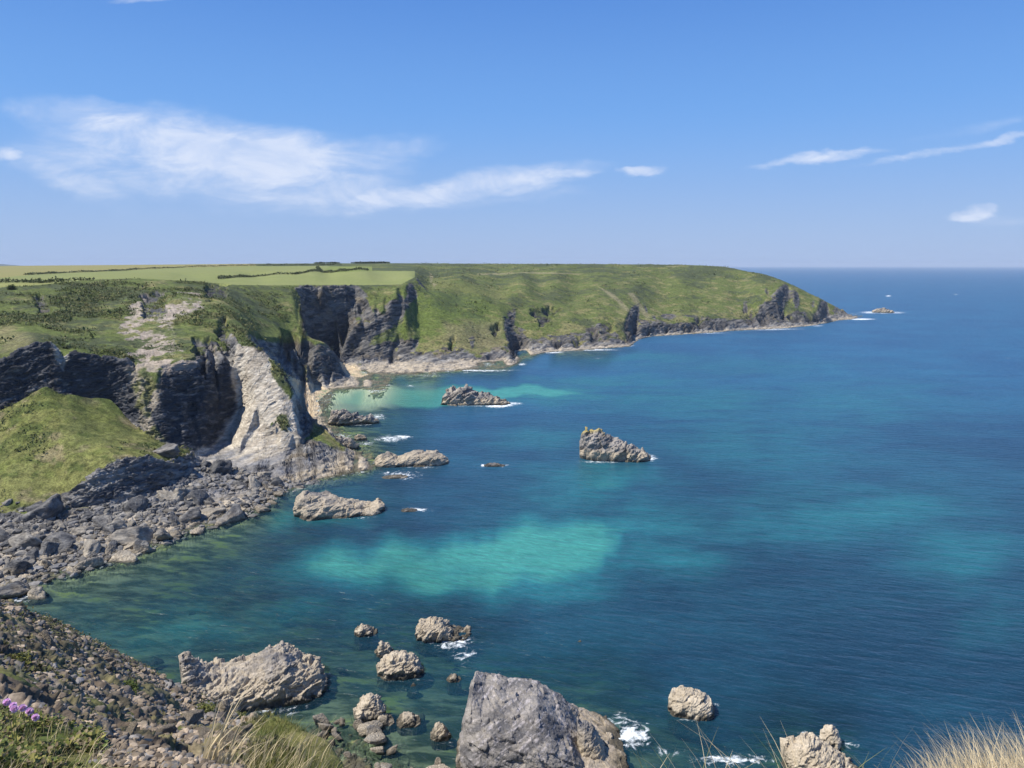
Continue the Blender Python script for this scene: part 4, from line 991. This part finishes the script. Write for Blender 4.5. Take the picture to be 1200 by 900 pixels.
# grassy mound at the right end of the slope
fpts([(300, 838, 14.5), (322, 836, 14), (345, 842, 13.4), (368, 862, 12.4), (392, 888, 11.6), (404, 905, 11.2), (320, 870, 11.5), (350, 890, 10.6), (290, 860, 13), (290, 905, 10.5), (340, 930, 9.5), (400, 940, 10)])
for q in ((300, 840, 17.5), (345, 842, 16.5), (380, 875, 14), (410, 910, 12.6)):
    x, y, z = P(*q); FP.append((x, y, z - 2.2))
for x, y, z in ((-4, 30, 40), (0, 40, 26), (5, 30, 36), (-3, 20, 52), (0, 14, 57), (-10, 62, 10), (-30, 70, 8), (-45, 60, 22), (0, 80, -1), (30, 80, -1), (-60, 78, 3), (60, 78, -1.2), (90, 78, -2), (30, 50, 14), (60, 50, 14), (15, 20, 46), (30, 20, 46), (20, 10, 57), (8, 6, 61.5), (3, 5, 63.5), (0, 6, 62.5), (3, 2.6, 67.93), (1.2, 2.6, 67.93), (0, 2.6, 67.9), (-.9, 3.0, 67.8), (5, 3.2, 67.8),
                (.3, 3.2, 66.6), (2, 3.4, 66.8), (6, 4.5, 66), (-3, .5, 68.4), (0, .5, 68.4), (4, .5, 68.4), (-3, 1.5, 68.35), (0, 1.5, 68.3), (4, 1.5, 68.3), (1.9, 3.0, 67.74), (2.6, 3.1, 67.72), (0, 3.0, 66.9), (-.4, 4.5, 65)):
    FP.append((x, y, z))
for aa in (-1.3, 1.3):
    for Y_, z in ((.5, 68.4), (2.6, 68.1), (6, 62), (20, 44), (50, 14), (80, -1)): FP.append((aa * Y_, Y_, z if aa > 0 else max(z, 68.4 - Y_ * .8)))
fu0, fu1, fv0, fv1 = -1100.0, 1100.0, F * H / 80, F * H / .55
def fg_raster():
    # work in plan with a log distance axis so near and far ground are equally fine
    A = np.array([(F * p[0] / p[1] / F, math.log(p[1])) for p in FP]); Zf = np.array([p[2] for p in FP])
    res = delaunay_2d_cdt([Vector(a) for a in A], [], [], 0, 1e-6)
    vco = np.array([tuple(v) for v in res[0]]); zc = np.array([Zf[o[0]] for o in res[3]])
    nu, nv = 1100, 900
    Q = np.full((nv, nu), np.nan, np.float32); su = (nu - 1) / 2.4; l0_, l1_ = math.log(.55), math.log(79.5); sv = (nv - 1) / (l1_ - l0_)
    gx = (vco[:, 0] + 1.2) * su; gy = (vco[:, 1] - l0_) * sv
    for tri in res[2]:
        x, y, c = gx[list(tri)], gy[list(tri)], zc[list(tri)]
        i0, i1 = max(0, math.ceil(x.min())), min(nu - 1, math.floor(x.max())); j0, j1 = max(0, math.ceil(y.min())), min(nv - 1, math.floor(y.max()))
        det = (y[1] - y[2]) * (x[0] - x[2]) + (x[2] - x[1]) * (y[0] - y[2])
        if i0 > i1 or j0 > j1 or abs(det) < 1e-9: continue
        Xg, Yg = np.meshgrid(np.arange(i0, i1 + 1), np.arange(j0, j1 + 1))
        a = ((y[1] - y[2]) * (Xg - x[2]) + (x[2] - x[1]) * (Yg - y[2])) / det; b = ((y[2] - y[0]) * (Xg - x[2]) + (x[0] - x[2]) * (Yg - y[2])) / det; c3 = 1 - a - b
        m = (a >= -1e-6) & (b >= -1e-6) & (c3 >= -1e-6); Q[j0:j1 + 1, i0:i1 + 1][m] = (a * c[0] + b * c[1] + c3 * c[2])[m]
    for A_ in (Q, Q.T):
        idx = np.where(~np.isnan(A_), np.arange(A_.shape[1])[None], 0); np.maximum.accumulate(idx, axis=1, out=idx); A_[:] = np.take_along_axis(A_, idx, 1)
        idx = np.where(~np.isnan(A_), np.arange(A_.shape[1])[None], A_.shape[1] - 1); idx = np.minimum.accumulate(idx[:, ::-1], axis=1)[:, ::-1]; A_[:] = np.take_along_axis(A_, idx, 1)
    return blur(Q, 3, 3), nu, nv, l0_, l1_
FZ, fnu, fnv, fl0, fl1 = fg_raster()
FYv = np.exp(np.linspace(fl0, fl1, fnv)); FA = np.linspace(-1.2, 1.2, fnu)
gy_ = FYv[:, None] + 0 * FA[None]; gx_ = gy_ * FA[None]
X, Y, Z = gx_.ravel(), gy_.ravel(), FZ.ravel().astype(np.float64)
px, py = proj(X, Y, Z)
wx = fbm(X / 1.5, Y / 1.5, Z / 1.5, 4, 800)
grassm = np.clip(polymask(px + wx * 22, py + wx * 12, [(292, 850), (300, 838), (322, 832), (350, 840), (420, 910), (400, 990), (280, 990), (292, 900)], 8) * (Y < 18) + sstep(5.2, 4.2, Y + wx * 1.2 + np.clip(px - 60, 0, 200) * .02 * (px < 320)), 0, 1)
grassm = np.clip(grassm + sstep(.12, .4, wx) * .8 * (Y < 14) * (px < 120), 0, 1)
st = 1 - grassm
D = st * (facet(X / .9, Y / .9, Z / .9, 820) * .09 + facet(X / .36, Y / .36, Z / .36, 830) * .11 + facet(X / .15, Y / .15, Z / .15, 834) * .07 + facet(X / 2.6, Y / 2.6, Z / 2.6, 840) * .14 * sstep(9, 16, Y)) * sstep(3, 7, Y)
D = D + wx * .25 * sstep(5, 12, Y) + fbm(X / .3, Y / .3, Z / .3, 3, 850) * .05 * grassm
Pf = np.stack([X, Y, Z], -1); Pg = Pf.reshape(fnv, fnu, 3)
nn = np.cross(np.gradient(Pg, axis=1), np.gradient(Pg, axis=0)).reshape(-1, 3); nn /= np.linalg.norm(nn, axis=1, keepdims=True) + 1e-9; nn *= np.sign(nn[:, 2:3] + 1e-9)
Pf = Pf + nn * D[:, None]
q1 = fbm(X / .5, Y / .5, Z / .5, 4, 860); q2 = fbm(X / 3, Y / 3, Z / 3, 4, 870)
k = mixc(np.tile(C(.120, .092, .064), (len(X), 1)), C(.33, .26, .185), sstep(-.3, .4, q1 + q2 * .4))
k = mixc(k, C(.17, .165, .165), sstep(.0, .35, q2 + .2 * sstep(12, 24, Y) * (px > 100)) * .6)
k = mixc(k, mixc(np.tile(C(.075, .065, .035), (len(X), 1)), C(.13, .12, .035), sstep(-.2, .4, q1)), sstep(.02, .25, wx + q1 * .4 - .02 + .18 * sstep(18, 27, Y) * (px < 180)) * .75)
k = mixc(k, mixc(np.tile(C(.075, .095, .022), (len(X), 1)), C(.17, .155, .05), sstep(-.3, .4, q1)), grassm)
k = mixc(k, C(.30, .235, .13), grassm * (px > 600) * .9)
def fg_ground(x, y):
    u = (x / y + 1.2) / 2.4 * (fnu - 1); v = (math.log(y) - fl0) / (fl1 - fl0) * (fnv - 1)
    i, j_ = int(min(max(u, 0), fnu - 2)), int(min(max(v, 0), fnv - 2))
    return float(FZ[j_, i])
o = mesh_np('cliff_top', Pf, grid_faces(fnv, fnu), M_SCREE, dict(tint=k)); tag(o, 'stony clifftop slope with scree and turf falling away in front of the viewer', 'terrain', None, 'structure')

def slope_hit(a, b, lo=2.0, hi=60):
    d = ray(a, b)
    for t in np.geomspace(lo, hi, 500):
        x, y, z = d[0] * t, d[1] * t, H + d[2] * t
        if z < fg_ground(x, y): return x, y, fg_ground(x, y)
    return d[0] * 10, d[1] * 10, fg_ground(d[0] * 10, d[1] * 10)
# scree
spots = []
while len(spots) < 7000:
    a = random.uniform(-20, 330); f_ = random.random()
    top = np.interp(a, [q[0] for q in RIDGE], [q[1] for q in RIDGE]); b = top + (905 - top) * f_ ** .95
    if a < 110 and b > 832 + a * .3: continue
    if a > 288 and b > 832: continue
    # find the slope under this bearing
    d = ray(a, b); t0 = 4.0; hit = None
    for t in np.geomspace(3.5, 50, 150):
        x, y, z = d[0] * t, d[1] * t, H + d[2] * t
        if z < fg_ground(x, y): hit = (x, y); break
    if not hit: continue
    x, y = hit; s = .0021 * y * min(3.4, random.paretovariate(1.7)) * min(1, 14 / y + .3)
    spots.append((x, y, fg_ground(x, y) + s * (.02 if s < .05 * y / 10 else .2), s))
def screec():
    k = random.choice([random.uniform(.3, .7), random.uniform(.5, 1.2)]); w = random.random()
    return (np.array([.36, .285, .205]) if w < .75 else np.array([.23, .215, .20])) * k
scatter('gravel', spots, SMALL, mat_tint('scree_gravel', 8, .75, 1.25, .3, .01), 'loose tan and grey scree stones littering the near slope', 'scree', extra_tint=screec)
stonelist = [(222, 848, 26, 'leaning grey slab casting a black shadow at the right of the scree slope'), (155, 850, 19, 'upright grey block in the rubble patch of the scree slope'), (176, 838, 22, 'dark blue grey block at the top of the rubble patch'), (198, 858, 20, 'tilted grey block in the middle of the rubble patch'), (268, 872, 24, 'pale upright splinter of slate left of the grass mound'), (150, 862, 15, 'small tilted block left of the rubble patch'),
             (56, 762, 24, 'rounded dark stone high on the scree slope'), (50, 772, 18, 'dark stone half buried beneath the rounded one'), (240, 862, 22, 'square stone between the leaning slab and the splinter'), (208, 880, 18, 'small pale stone low in the rubble patch'), (125, 858, 15, 'narrow standing stone at the left of the rubble patch'), (262, 838, 26, 'brown block near the end of the scree ridge'), (285, 862, 20, 'broken slab touching the grass mound'), (170, 862, 13, 'dark wedge stone below the upright block'), (110, 876, 12, 'grey stone beside the green plants'), (255, 890, 18, 'low slab at the bottom of the scree slope')]
for a, b, w, lb in stonelist:
    x, y, z = slope_hit(a, b, 5); s = w * y / F * .62
    boulder(random.randrange(9), x, y, z + s * .25, s, lb, None, M_STONE, 'stone', .5)['category'] = 'stone'

# ---------------------------------------------------------------- plants
def blades(name, specs, mat, label, cat, kind='stuff'):
    """specs: x,y,z,length,width,lean_dir,lean,colour ; each blade a curved tapering ribbon"""
    Vs, Fs, Ts, n = [], [], [], 0
    NS = 5
    for (x, y, z, L, w, az, lean, c) in specs:
        cx, cy = math.cos(az), math.sin(az); tw = random.uniform(0, 3.14); wx_, wy_ = math.cos(tw), math.sin(tw)
        for k in range(NS + 1):
            t = k / NS; ww = w * (1 - t ** 1.6) * .5 + w * .04
            b = lean * t * t * L
            px_, py_, pz_ = x + cx * b, y + cy * b, z + L * t * (1 - .22 * lean * t)
            Vs += [(px_ - wx_ * ww, py_ - wy_ * ww, pz_), (px_ + wx_ * ww, py_ + wy_ * ww, pz_)]
            sh_ = .75 + .25 * t; Ts += [c, c]
            if k < NS: Fs.append((n + 2 * k, n + 2 * k + 1, n + 2 * k + 3, n + 2 * k + 2))
        n += 2 * (NS + 1)
    o = mesh_np(name, np.array(Vs), np.array(Fs), mat, dict(tint=np.array(Ts)), True); tag(o, label, cat, None, kind); return o
def straw():
    k = random.uniform(.7, 1.2); return np.array([.74, .61, .38]) * k
def green():
    k = random.uniform(.6, 1.25); w = random.random(); return (np.array([.13, .165, .04]) * (1 - w) + np.array([.30, .27, .10]) * w) * k
sp = []
for k in range(2600):      # dry tuft at the right corner
    a = 1015 + 215 * random.random() ** .75; y = random.uniform(2.35, 3.15)
    x = (a - 600) / F * y * 1.13
    z = fg_ground(x, y)
    sp.append((x, y, z - .02, random.uniform(.14, .31) * (.5 + .65 * min(1, max(0, (a - 1010) / 120))), random.uniform(.002, .0045), random.gauss(2.4, .9), random.uniform(.1, .8), straw()))
blades('dry_grass', sp, M_GRASS, 'straw coloured dry grass tuft at the lower right corner', 'grass')
sp = []
for k in range(130):        # sparse stems along the bottom
    a = random.choice([random.uniform(735, 1030), random.uniform(800, 960)]); y = random.uniform(2.4, 2.95); x = (a - 600) / F * y * 1.13
    sp.append((x, y, fg_ground(x, y), random.uniform(.25, .47), random.uniform(.003, .0045), random.choice([2.6, .3, 2.9]) + random.gauss(0, .4), random.uniform(.15, .8), random.choice([straw(), green()])))
blades('dry_grass', sp, M_GRASS, 'sparse thin grass stems in front of the water along the bottom edge', 'grass')
sp = []
for k in range(5200):      # turf on the mound
    a, b = random.uniform(286, 408), random.uniform(838, 935)
    x, y, z = slope_hit(a, b, 6) if k % 4 == 0 else (0, 0, 0)
    if k % 4: 
        x, y, z = lastp[0] + random.gauss(0, .12), lastp[1] + random.gauss(0, .2), 0; z = fg_ground(x, y)
    else: lastp = (x, y)
    if y > 18: continue
    sp.append((x, y, z, random.uniform(.08, .22), random.uniform(.006, .012), random.gauss(.2, 1.2), random.uniform(.2, .9), green() * .9))
blades('grass', sp, M_GRASS, 'soft green turf on the rounded mound at the end of the scree slope', 'grass')
sp = []
for k in range(330):       # tall pale stalks in front of the mound
    a, b = random.uniform(238, 385), random.uniform(872, 935)
    x, y, z0 = slope_hit(a, b, 4)
    L = random.uniform(.25, .62)
    sp.append((x, y, z0 - .05, L, random.uniform(.009, .016), random.gauss(.25, .5), random.uniform(.2, .75), straw() * .9))
STALK = sp
sp = []
for k in range(900):      # bottom-left tussock
    a, b = random.uniform(-20, 118), random.uniform(842, 930)
    x, y, z = slope_hit(a, b, 1.8)
    sp.append((x, y, z - .02, random.uniform(.04, .13), random.uniform(.003, .006), random.gauss(.3, 1.0), random.uniform(.2, .9), random.choice([green(), green(), straw() * .8])))
blades('grass', sp, M_GRASS, 'coarse green and straw tussock at the lower left corner', 'grass')
# ground under the tall stalks: follow the slope itself
st2 = []
for (x, y, z, L, w, az, ln, c) in STALK: st2.append((x, y, fg_ground(x, y) - .03, L, w, az, ln, c))
blades('dry_grass', st2, M_GRASS, 'tall pale grass stalks in front of the green mound', 'grass')

# leafy succulent mat, small rounded leaves
def leafmat(name, spots, label, cat, size, cols, kind=None, group=None, parent=None, mat=None):
    Vs, Fs, Ts, n = [], [], [], 0
    for (x, y, z) in spots:
        s = size * random.uniform(.6, 1.3); az, el = random.uniform(0, 6.28), random.uniform(-.2, 1.2)
        d = Vector((math.cos(az) * math.cos(el), math.sin(az) * math.cos(el), math.sin(el))); sd = d.cross(Vector((0, 0, 1))).normalized() if abs(d.z) < .98 else Vector((1, 0, 0)); up = sd.cross(d)
        c = Vector((x, y, z)); col = random.choice(cols) * random.uniform(.7, 1.25)
        for q in ((0, 0, 0), (.5, .42, .08), (1, 0, 0), (.5, -.42, .08)):
            Vs.append(tuple(c + d * (q[0] * s) + sd * (q[1] * s) + up * (q[2] * s))); Ts.append(col)
        Fs.append((n, n + 1, n + 2, n + 3)); n += 4
    o = mesh_np(name, np.array(Vs), np.array(Fs), mat or M_BUSH, dict(tint=np.array(Ts)), False, parent)
    if label: tag(o, label, cat, group, kind)
    return o
sp = []
for k in range(9000):
    a, b = random.uniform(-25, 122), random.uniform(832, 905)
    x, y, z_ = slope_hit(a, b, 1.8)
    if math.sin(x * 9 + y * 3) * math.cos(y * 6) < -.35 + (a - 40) * .006: continue
    sp.append((x, y, z_ + .6 * random.uniform(0, .13) * (.4 + .6 * abs(math.sin(x * 7) * math.cos(y * 5)))))
leafmat('ground_cover', sp, 'yellow green leafy ground cover behind the pink flowers', 'plants', .026, [C(.10, .13, .03), C(.15, .16, .035), C(.07, .09, .025), C(.24, .22, .06), C(.22, .17, .10)], 'stuff')
def bush(name, x, y, z, r, h, n, label, cat, cols, size, group=None):
    root = bpy.data.objects.new(name, None); COL.objects.link(root); root.location = (x, y, z); tag(root, label, cat, group)
    sp = []
    for k in range(n):
        u = rng.normal(size=3); u /= np.linalg.norm(u); rr = random.uniform(.5, 1) * (1 + .3 * math.sin(u[0] * 5 + x) * math.cos(u[1] * 4 + y))
        sp.append((u[0] * r * rr, u[1] * r * rr, max(-.05 * h, abs(u[2]) * h * rr)))
    leafmat('foliage', sp, None, None, size, cols, parent=root)
    bm = bmesh.new()
    for k in range(5):
        a = random.uniform(0, 6.28); p0 = Vector((0, 0, -.1 * h)); p1 = Vector((math.cos(a) * r * .5, math.sin(a) * r * .5, h * .6))
        ax = (p1 - p0).normalized(); s_ = ax.orthogonal().normalized(); t_ = ax.cross(s_)
        ring = [[bm.verts.new(p + (s_ * math.cos(q) + t_ * math.sin(q)) * w) for q in (0, 1.57, 3.14, 4.71)] for p, w in ((p0, r * .05), (p1, r * .015))]
        for q in range(4): bm.faces.new((ring[0][q], ring[0][(q + 1) % 4], ring[1][(q + 1) % 4], ring[1][q]))
    me = bpy.data.meshes.new('stem'); bm.to_mesh(me); bm.free(); me.materials.append(M_STONE)
    o = bpy.data.objects.new('stem', me); COL.objects.link(o); o.parent = root
    return root
GRN = [C(.05, .075, .018), C(.08, .11, .022), C(.11, .13, .03)]
x, y, z = slope_hit(147, 812, 6); bush('shrub', x, y, z, .42, .34, 900, 'small dark green cushion shrub in the middle of the scree slope', 'shrub', GRN, .07)
x, y, z = slope_hit(20, 778, 6); bush('shrub', x, y, z, .28, .14, 420, 'yellow green cushion plant high on the left of the scree slope', 'shrub', [C(.16, .16, .03), C(.10, .11, .03)], .05)
for k, (a, b) in enumerate(((238, 836), (262, 838), (280, 842))):
    x, y, z = slope_hit(a, b, 8); bush('shrub', x, y, z, .45, .25, 420, ('first', 'second', 'third')[k] + ' low grassy tuft from the leaning slab along the end of the scree ridge', 'shrub', [C(.12, .13, .03), C(.16, .16, .045), C(.08, .10, .025)], .09)

sp = []
for k in range(150):
    a = random.uniform(-10, 330); top = np.interp(a, [q[0] for q in RIDGE], [q[1] for q in RIDGE]); b = top + (random.paretovariate(1.2) - 1) * 14 + 1 if a < 300 else random.uniform(838, 900)
    if k > 95: a, b = random.uniform(-10, 90), random.uniform(712, 830)
    if b > 900: continue
    x0, y0, z0 = slope_hit(a, b, 4)
    if y0 < 10: continue
    r_ = .010 * y0 * random.uniform(.6, 1.6)
    for q in range(42):
        x, y = x0 + random.gauss(0, r_), y0 + random.gauss(0, r_ * 1.6)
        sp.append((x, y, fg_ground(x, y) + random.random() * r_ * .5))
leafmat('ground_cover', sp, 'low brown green heather and turf tufts on the scree slope', 'plants', .085, [C(.07, .075, .03), C(.10, .105, .035), C(.15, .13, .06), C(.05, .05, .026)], 'stuff')

# thrift
def thrift(a, b, y, label):
    x, yy, zt = P(a, b, y); z0 = fg_ground(x, yy)
    zb = max(z0, zt - .22); zb = min(zb, zt - .06)
    root = bpy.data.objects.new('thrift_flower', None); COL.objects.link(root); root.location = (x, yy, zb); tag(root, label, 'flower', 'pink thrift flowers by the clifftop tussock')
    h = zt - zb
    bm = bmesh.new(); prev = None
    for k in range(6):
        t = k / 5; c = Vector((.012 * math.sin(t * 2 + a), .01 * t * t, -.15 * (1 - t) * (k == 0) + h * t))
        rg = [bm.verts.new(c + Vector((math.cos(q * 1.047) * .0016, math.sin(q * 1.047) * .0016, 0))) for q in range(6)]
        if prev:
            for q in range(6): bm.faces.new((prev[q], prev[(q + 1) % 6], rg[(q + 1) % 6], rg[q]))
        prev = rg
    me = bpy.data.meshes.new('flower_stem'); bm.to_mesh(me); bm.free()
    at = me.attributes.new('tint', 'FLOAT_COLOR', 'POINT'); at.data.foreach_set('color', [.16, .19, .06, 1] * len(me.vertices)); me.materials.append(M_GRASS)
    o = bpy.data.objects.new('flower_stem', me); COL.objects.link(o); o.parent = root
    top = (.012 * math.sin(2 + a), .01, h); Vs, Fs, Ts, n = [], [], [], 0
    for k in range(150):
        u = rng.normal(size=3); u /= np.linalg.norm(u); u[2] = u[2] * .75 + .1
        u = Vector(u).normalized(); sd = u.orthogonal().normalized(); s_ = .016 * random.uniform(.75, 1.15); c = Vector(top); w = .0045
        col = C(.85, .56, .78) * random.uniform(.75, 1.3)
        for q in ((.35, -.3), (.35, .3), (1, 1), (1, -1)):
            Vs.append(tuple(c + u * (q[0] * s_) + sd * (q[1] * w))); Ts.append(np.minimum(col, .9))
        Fs.append((n, n + 1, n + 2, n + 3)); n += 4
    mesh_np('flower_head', np.array(Vs), np.array(Fs), M_PETAL, dict(tint=np.array(Ts)), False, root)
for a, b, y, lb in ((8, 824, 3.3, 'pink thrift head at the far left, highest of its trio'), (13, 832, 3.25, 'pink thrift head lowest of the left trio'), (16, 828, 3.4, 'pink thrift head at the right of the left trio'), (27, 831, 3.3, 'pink thrift head at the left of the right hand pair'), (35, 835, 3.35, 'pink thrift head at the right of the right hand pair'), (38, 842, 3.4, 'faded thrift head below the pink pair')):
    thrift(a, b, y, lb)

# ---------------------------------------------------------------- hedges on the plateau
def hedgerow(label, P0, h=2.2, w=2.4, cols=None):
    W = []
    for (a, b) in P0:
        ys = np.geomspace(420, 1500, 900); d = ray(a, b)
        xs = d[0] / d[1] * ys; zs = raster_at(ZB, xs, ys); _, pp = proj(xs, ys, zs)
        j_ = int(np.argmin(np.abs(pp - b))); W.append((xs[j_], ys[j_]))
    sp = []
    for (x0, y0), (x1, y1) in zip(W[:-1], W[1:]):
        L = math.hypot(x1 - x0, y1 - y0); n = int(L * 9)
        for k in range(min(n, 9000)):
            t = random.random(); x, y = x0 + (x1 - x0) * t, y0 + (y1 - y0) * t
            hh = h * (.6 + .5 * math.sin(x * .11 + y * .07) * math.sin(x * .31) + .3 * random.random())
            sp.append((x + random.gauss(0, w * .35), y + random.gauss(0, w * .35), ground(x, y) + random.random() * max(.5, hh)))
    leafmat('hedgerow', sp, label, 'hedge', 1.3, [C(.075, .092, .036), C(.09, .108, .04), C(.11, .125, .05)])
hedgerow('dark hedge between the long bright field and the middle field', [(256, 327), (300, 324.2), (345, 321.6), (380, 319.2)], 1.6)
hedgerow('dark hedge along the right end of the middle field up to the scrub', [(380, 319.2), (405, 318), (432, 317.4)], 2.4)
hedgerow('far hedge between the straw field and the middle field', [(30, 322.4), (75, 320), (110, 318.6), (160, 316), (215, 313.8)], 1.6)
hedgerow('hedge with bushes at the left edge beside the pale strip', [(-20, 331.8), (0, 331.4), (30, 331.3), (75, 330.6), (110, 328.4)], 2.0)
hedgerow('hedge dividing the middle field from the small far field', [(378, 319.4), (374, 316.5), (372, 313.5)], 1.5)
hedgerow('thin skyline hedge above the middle field', [(215, 313.4), (280, 311.7), (340, 311.2), (400, 310.8)], 2.5)
for k, (a, Y_, r) in enumerate(((436, 1330, 16), (424, 1335, 12), (450, 1330, 13), (378, 1400, 10), (392, 1390, 12))):
    x = (a - 600) / F * Y_; z = ground(x, Y_)
    bush('skyline_shrub', x, Y_, z, r, 1.7 if k < 3 else 1.2, 700, ('tallest rounded thicket on the skyline above the fields', 'low thicket just left of the tallest one', 'low thicket just right of the tallest one', 'leftmost small thicket of the skyline row', 'small thicket next to the leftmost one')[k], 'shrub', [C(.06, .078, .034), C(.08, .095, .04)], 2.2)
x, y, z = P(13, 337.5, 386); bush('shrub', x, y, ground(x, y), 2.3, 2.4, 500, 'lone rounded bush at the cliff rim below the pale strip', 'shrub', GRN, .6)

# ================================================================ AIR, LIGHT, SKY, CAMERA
SX_, SY_ = -.97, -.24; EL = math.radians(57)
n_ = math.hypot(SX_, SY_); SX_, SY_ = SX_ / n_, SY_ / n_
sdir = Vector((SX_ * math.cos(EL), SY_ * math.cos(EL), math.sin(EL)))
sun = bpy.data.lights.new('sun', 'SUN'); sun.energy = 5.0; sun.angle = math.radians(.5); sun.color = (1, .955, .88)
so = bpy.data.objects.new('sun', sun); COL.objects.link(so); so.rotation_euler = sdir.to_track_quat('Z', 'Y').to_euler()

m, t = material('sea_haze')
hz = t.n('ShaderNodeVolumePrincipled'); hz.inputs['Color'].default_value = (.72, .84, 1, 1); hz.inputs['Density'].default_value = 4.5e-5; hz.inputs['Anisotropy'].default_value = 0.0
t.out(t.S(hz.outputs[0]), 'Volume')
bx0, bx1, by0, by1, bz0, bz1 = -160000, 160000, -3000, 41000, -60, 160
v = [(x, y, z) for z in (bz0, bz1) for y in (by0, by1) for x in (bx0, bx1)]
o = mesh_np('haze', np.array(v), np.array([(0, 2, 3, 1), (4, 5, 7, 6), (0, 1, 5, 4), (1, 3, 7, 5), (3, 2, 6, 7), (2, 0, 4, 6)]), m, None, False); tag(o, 'thin sea haze over the bay and headland', 'haze', None, 'stuff')

W = bpy.data.worlds.new('World'); SC.world = W; W.use_nodes = True
t = NT(W.node_tree)
sky = t.n('ShaderNodeTexSky', sky_type='NISHITA'); sky.sun_disc = False; sky.sun_elevation = EL; sky.sun_rotation = math.atan2(SX_, SY_); sky.air_density = 1.0; sky.dust_density = .35; sky.ozone_density = 2.6; sky.altitude = 50
hs = t.n('ShaderNodeHueSaturation'); hs.inputs['Saturation'].default_value = 1.12; t.put(hs.inputs['Color'], t.S(sky.outputs[0]))
d = t.S(t.n('ShaderNodeTexCoord').outputs['Generated']); x, y, z = t.xyz(d)
yy = y.max(.02); a = x / yy; q = z / yy
def aq(px, py):
    r = ray(px, py); return r[0] / r[1], r[2] / r[1]
wv = t.vec(a * 3.4, q * 6.0, 0.0)
cn = t.noise(wv, 1.6, 9, .62, .5); cf = t.noise(t.vec(a * 5.0, q * 15.0, 2.0), 2.0, 8, .65, .6)
front = y.step(.0, .1); wa = t.noise(t.vec(a * 5.0, q * 12.0, 5.0), 1.5, 6, .6); wb = t.noise(t.vec(a * 5.0, q * 12.0, 9.0), 1.5, 6, .6); a = a + (wa - .5) * .10; q = q + (wb - .5) * .045
tot = None
for (cx, cy, rx, ry, rot, am) in ((110, 138, 85, 20, 8, .62), (180, 165, 120, 34, 4, .52), (235, 188, 190, 36, 2, .60), (330, 178, 130, 26, 4, .50), (405, 174, 95, 12, -3, .55), (320, 206, 75, 12, -4, .62), (80, 215, 55, 16, 20, .45), (560, 216, 130, 15, -8, .60), (450, 232, 170, 16, -3, .42), (640, 205, 55, 6, -3, .7), (270, 245, 260, 22, 0, .26), (8, 180, 22, 9, 0, .55),
                                  (955, 187, 72, 6, -7, .64), (1140, 152, 72, 8, -9, .50), (1125, 175, 100, 5, -10, .56), (750, 201, 24, 5, 0, .75), (1134, 254, 22, 7, 0, .52), (1152, 249, 18, 8, 0, .56), (1185, 260, 55, 8, 0, .45), (1000, 268, 260, 14, 0, .14), (172, 0, 42, 5, 0, .6), (620, 232, 90, 8, -6, .42)):
    ca_, cq = aq(cx, cy); rx_, ry_ = rx / F, ry / F; c_, s_ = math.cos(math.radians(-rot)), math.sin(math.radians(-rot))
    dx, dy = a - ca_, q - cq
    u = (dx * c_ + dy * s_) * (1 / rx_); v_ = (dy * c_ - dx * s_) * (1 / ry_)
    e = (1.0 - (u * u + v_ * v_) * .5).max(0.0) * am
    tot = e if tot is None else tot.max(e) if am > .5 else tot + e * .6
den = (tot * (cn * 1.5 + cf * 1.4 - .40)).step(.10, 1.05) * front
cl = t.mix(cf.step(.3, .7), (.46, .55, .74), (.66, .70, .80))
skn = t.mix(1.0, t.S(hs.outputs[0]), (.075, .075, .075), 'MULTIPLY')
el = z.max(0.0)
air = t.mix(el.step(.0, .20), (.285, .405, .66), (.150, .345, .73)); air = t.mix(el.step(.12, .42), air, (.056, .185, .57)); air = t.mix(el.step(.45, 1.0), air, (.030, .100, .34))
skc = t.mix(.85, skn, air)
fin = t.mix(den.min(.8), skc, cl)
bg = t.n('ShaderNodeBackground'); t.put(bg.inputs[0], fin); bg.inputs[1].default_value = 1.0
t.out(t.S(bg.outputs[0]), 'Surface', 'ShaderNodeOutputWorld')

cam = bpy.data.cameras.new('camera'); cam.sensor_fit = 'HORIZONTAL'; cam.sensor_width = 36; cam.lens = 36 * F / 1200; cam.clip_start = .05; cam.clip_end = 200000
co = bpy.data.objects.new('camera', cam); COL.objects.link(co); co.location = (0, 0, H); co.rotation_euler = (math.radians(90) - PITCH, 0, 0)
SC.camera = co
vs = SC.view_settings; vs.view_transform = 'Standard'; vs.look = 'None'; vs.exposure = 0.35; vs.gamma = 1.0; vs.use_curve_mapping = False
cy = SC.cycles; cy.use_denoising = True; cy.max_bounces = 6; cy.transparent_max_bounces = 8; cy.volume_bounces = 0
try: cy.denoiser = 'OPENIMAGEDENOISE'
except Exception: pass
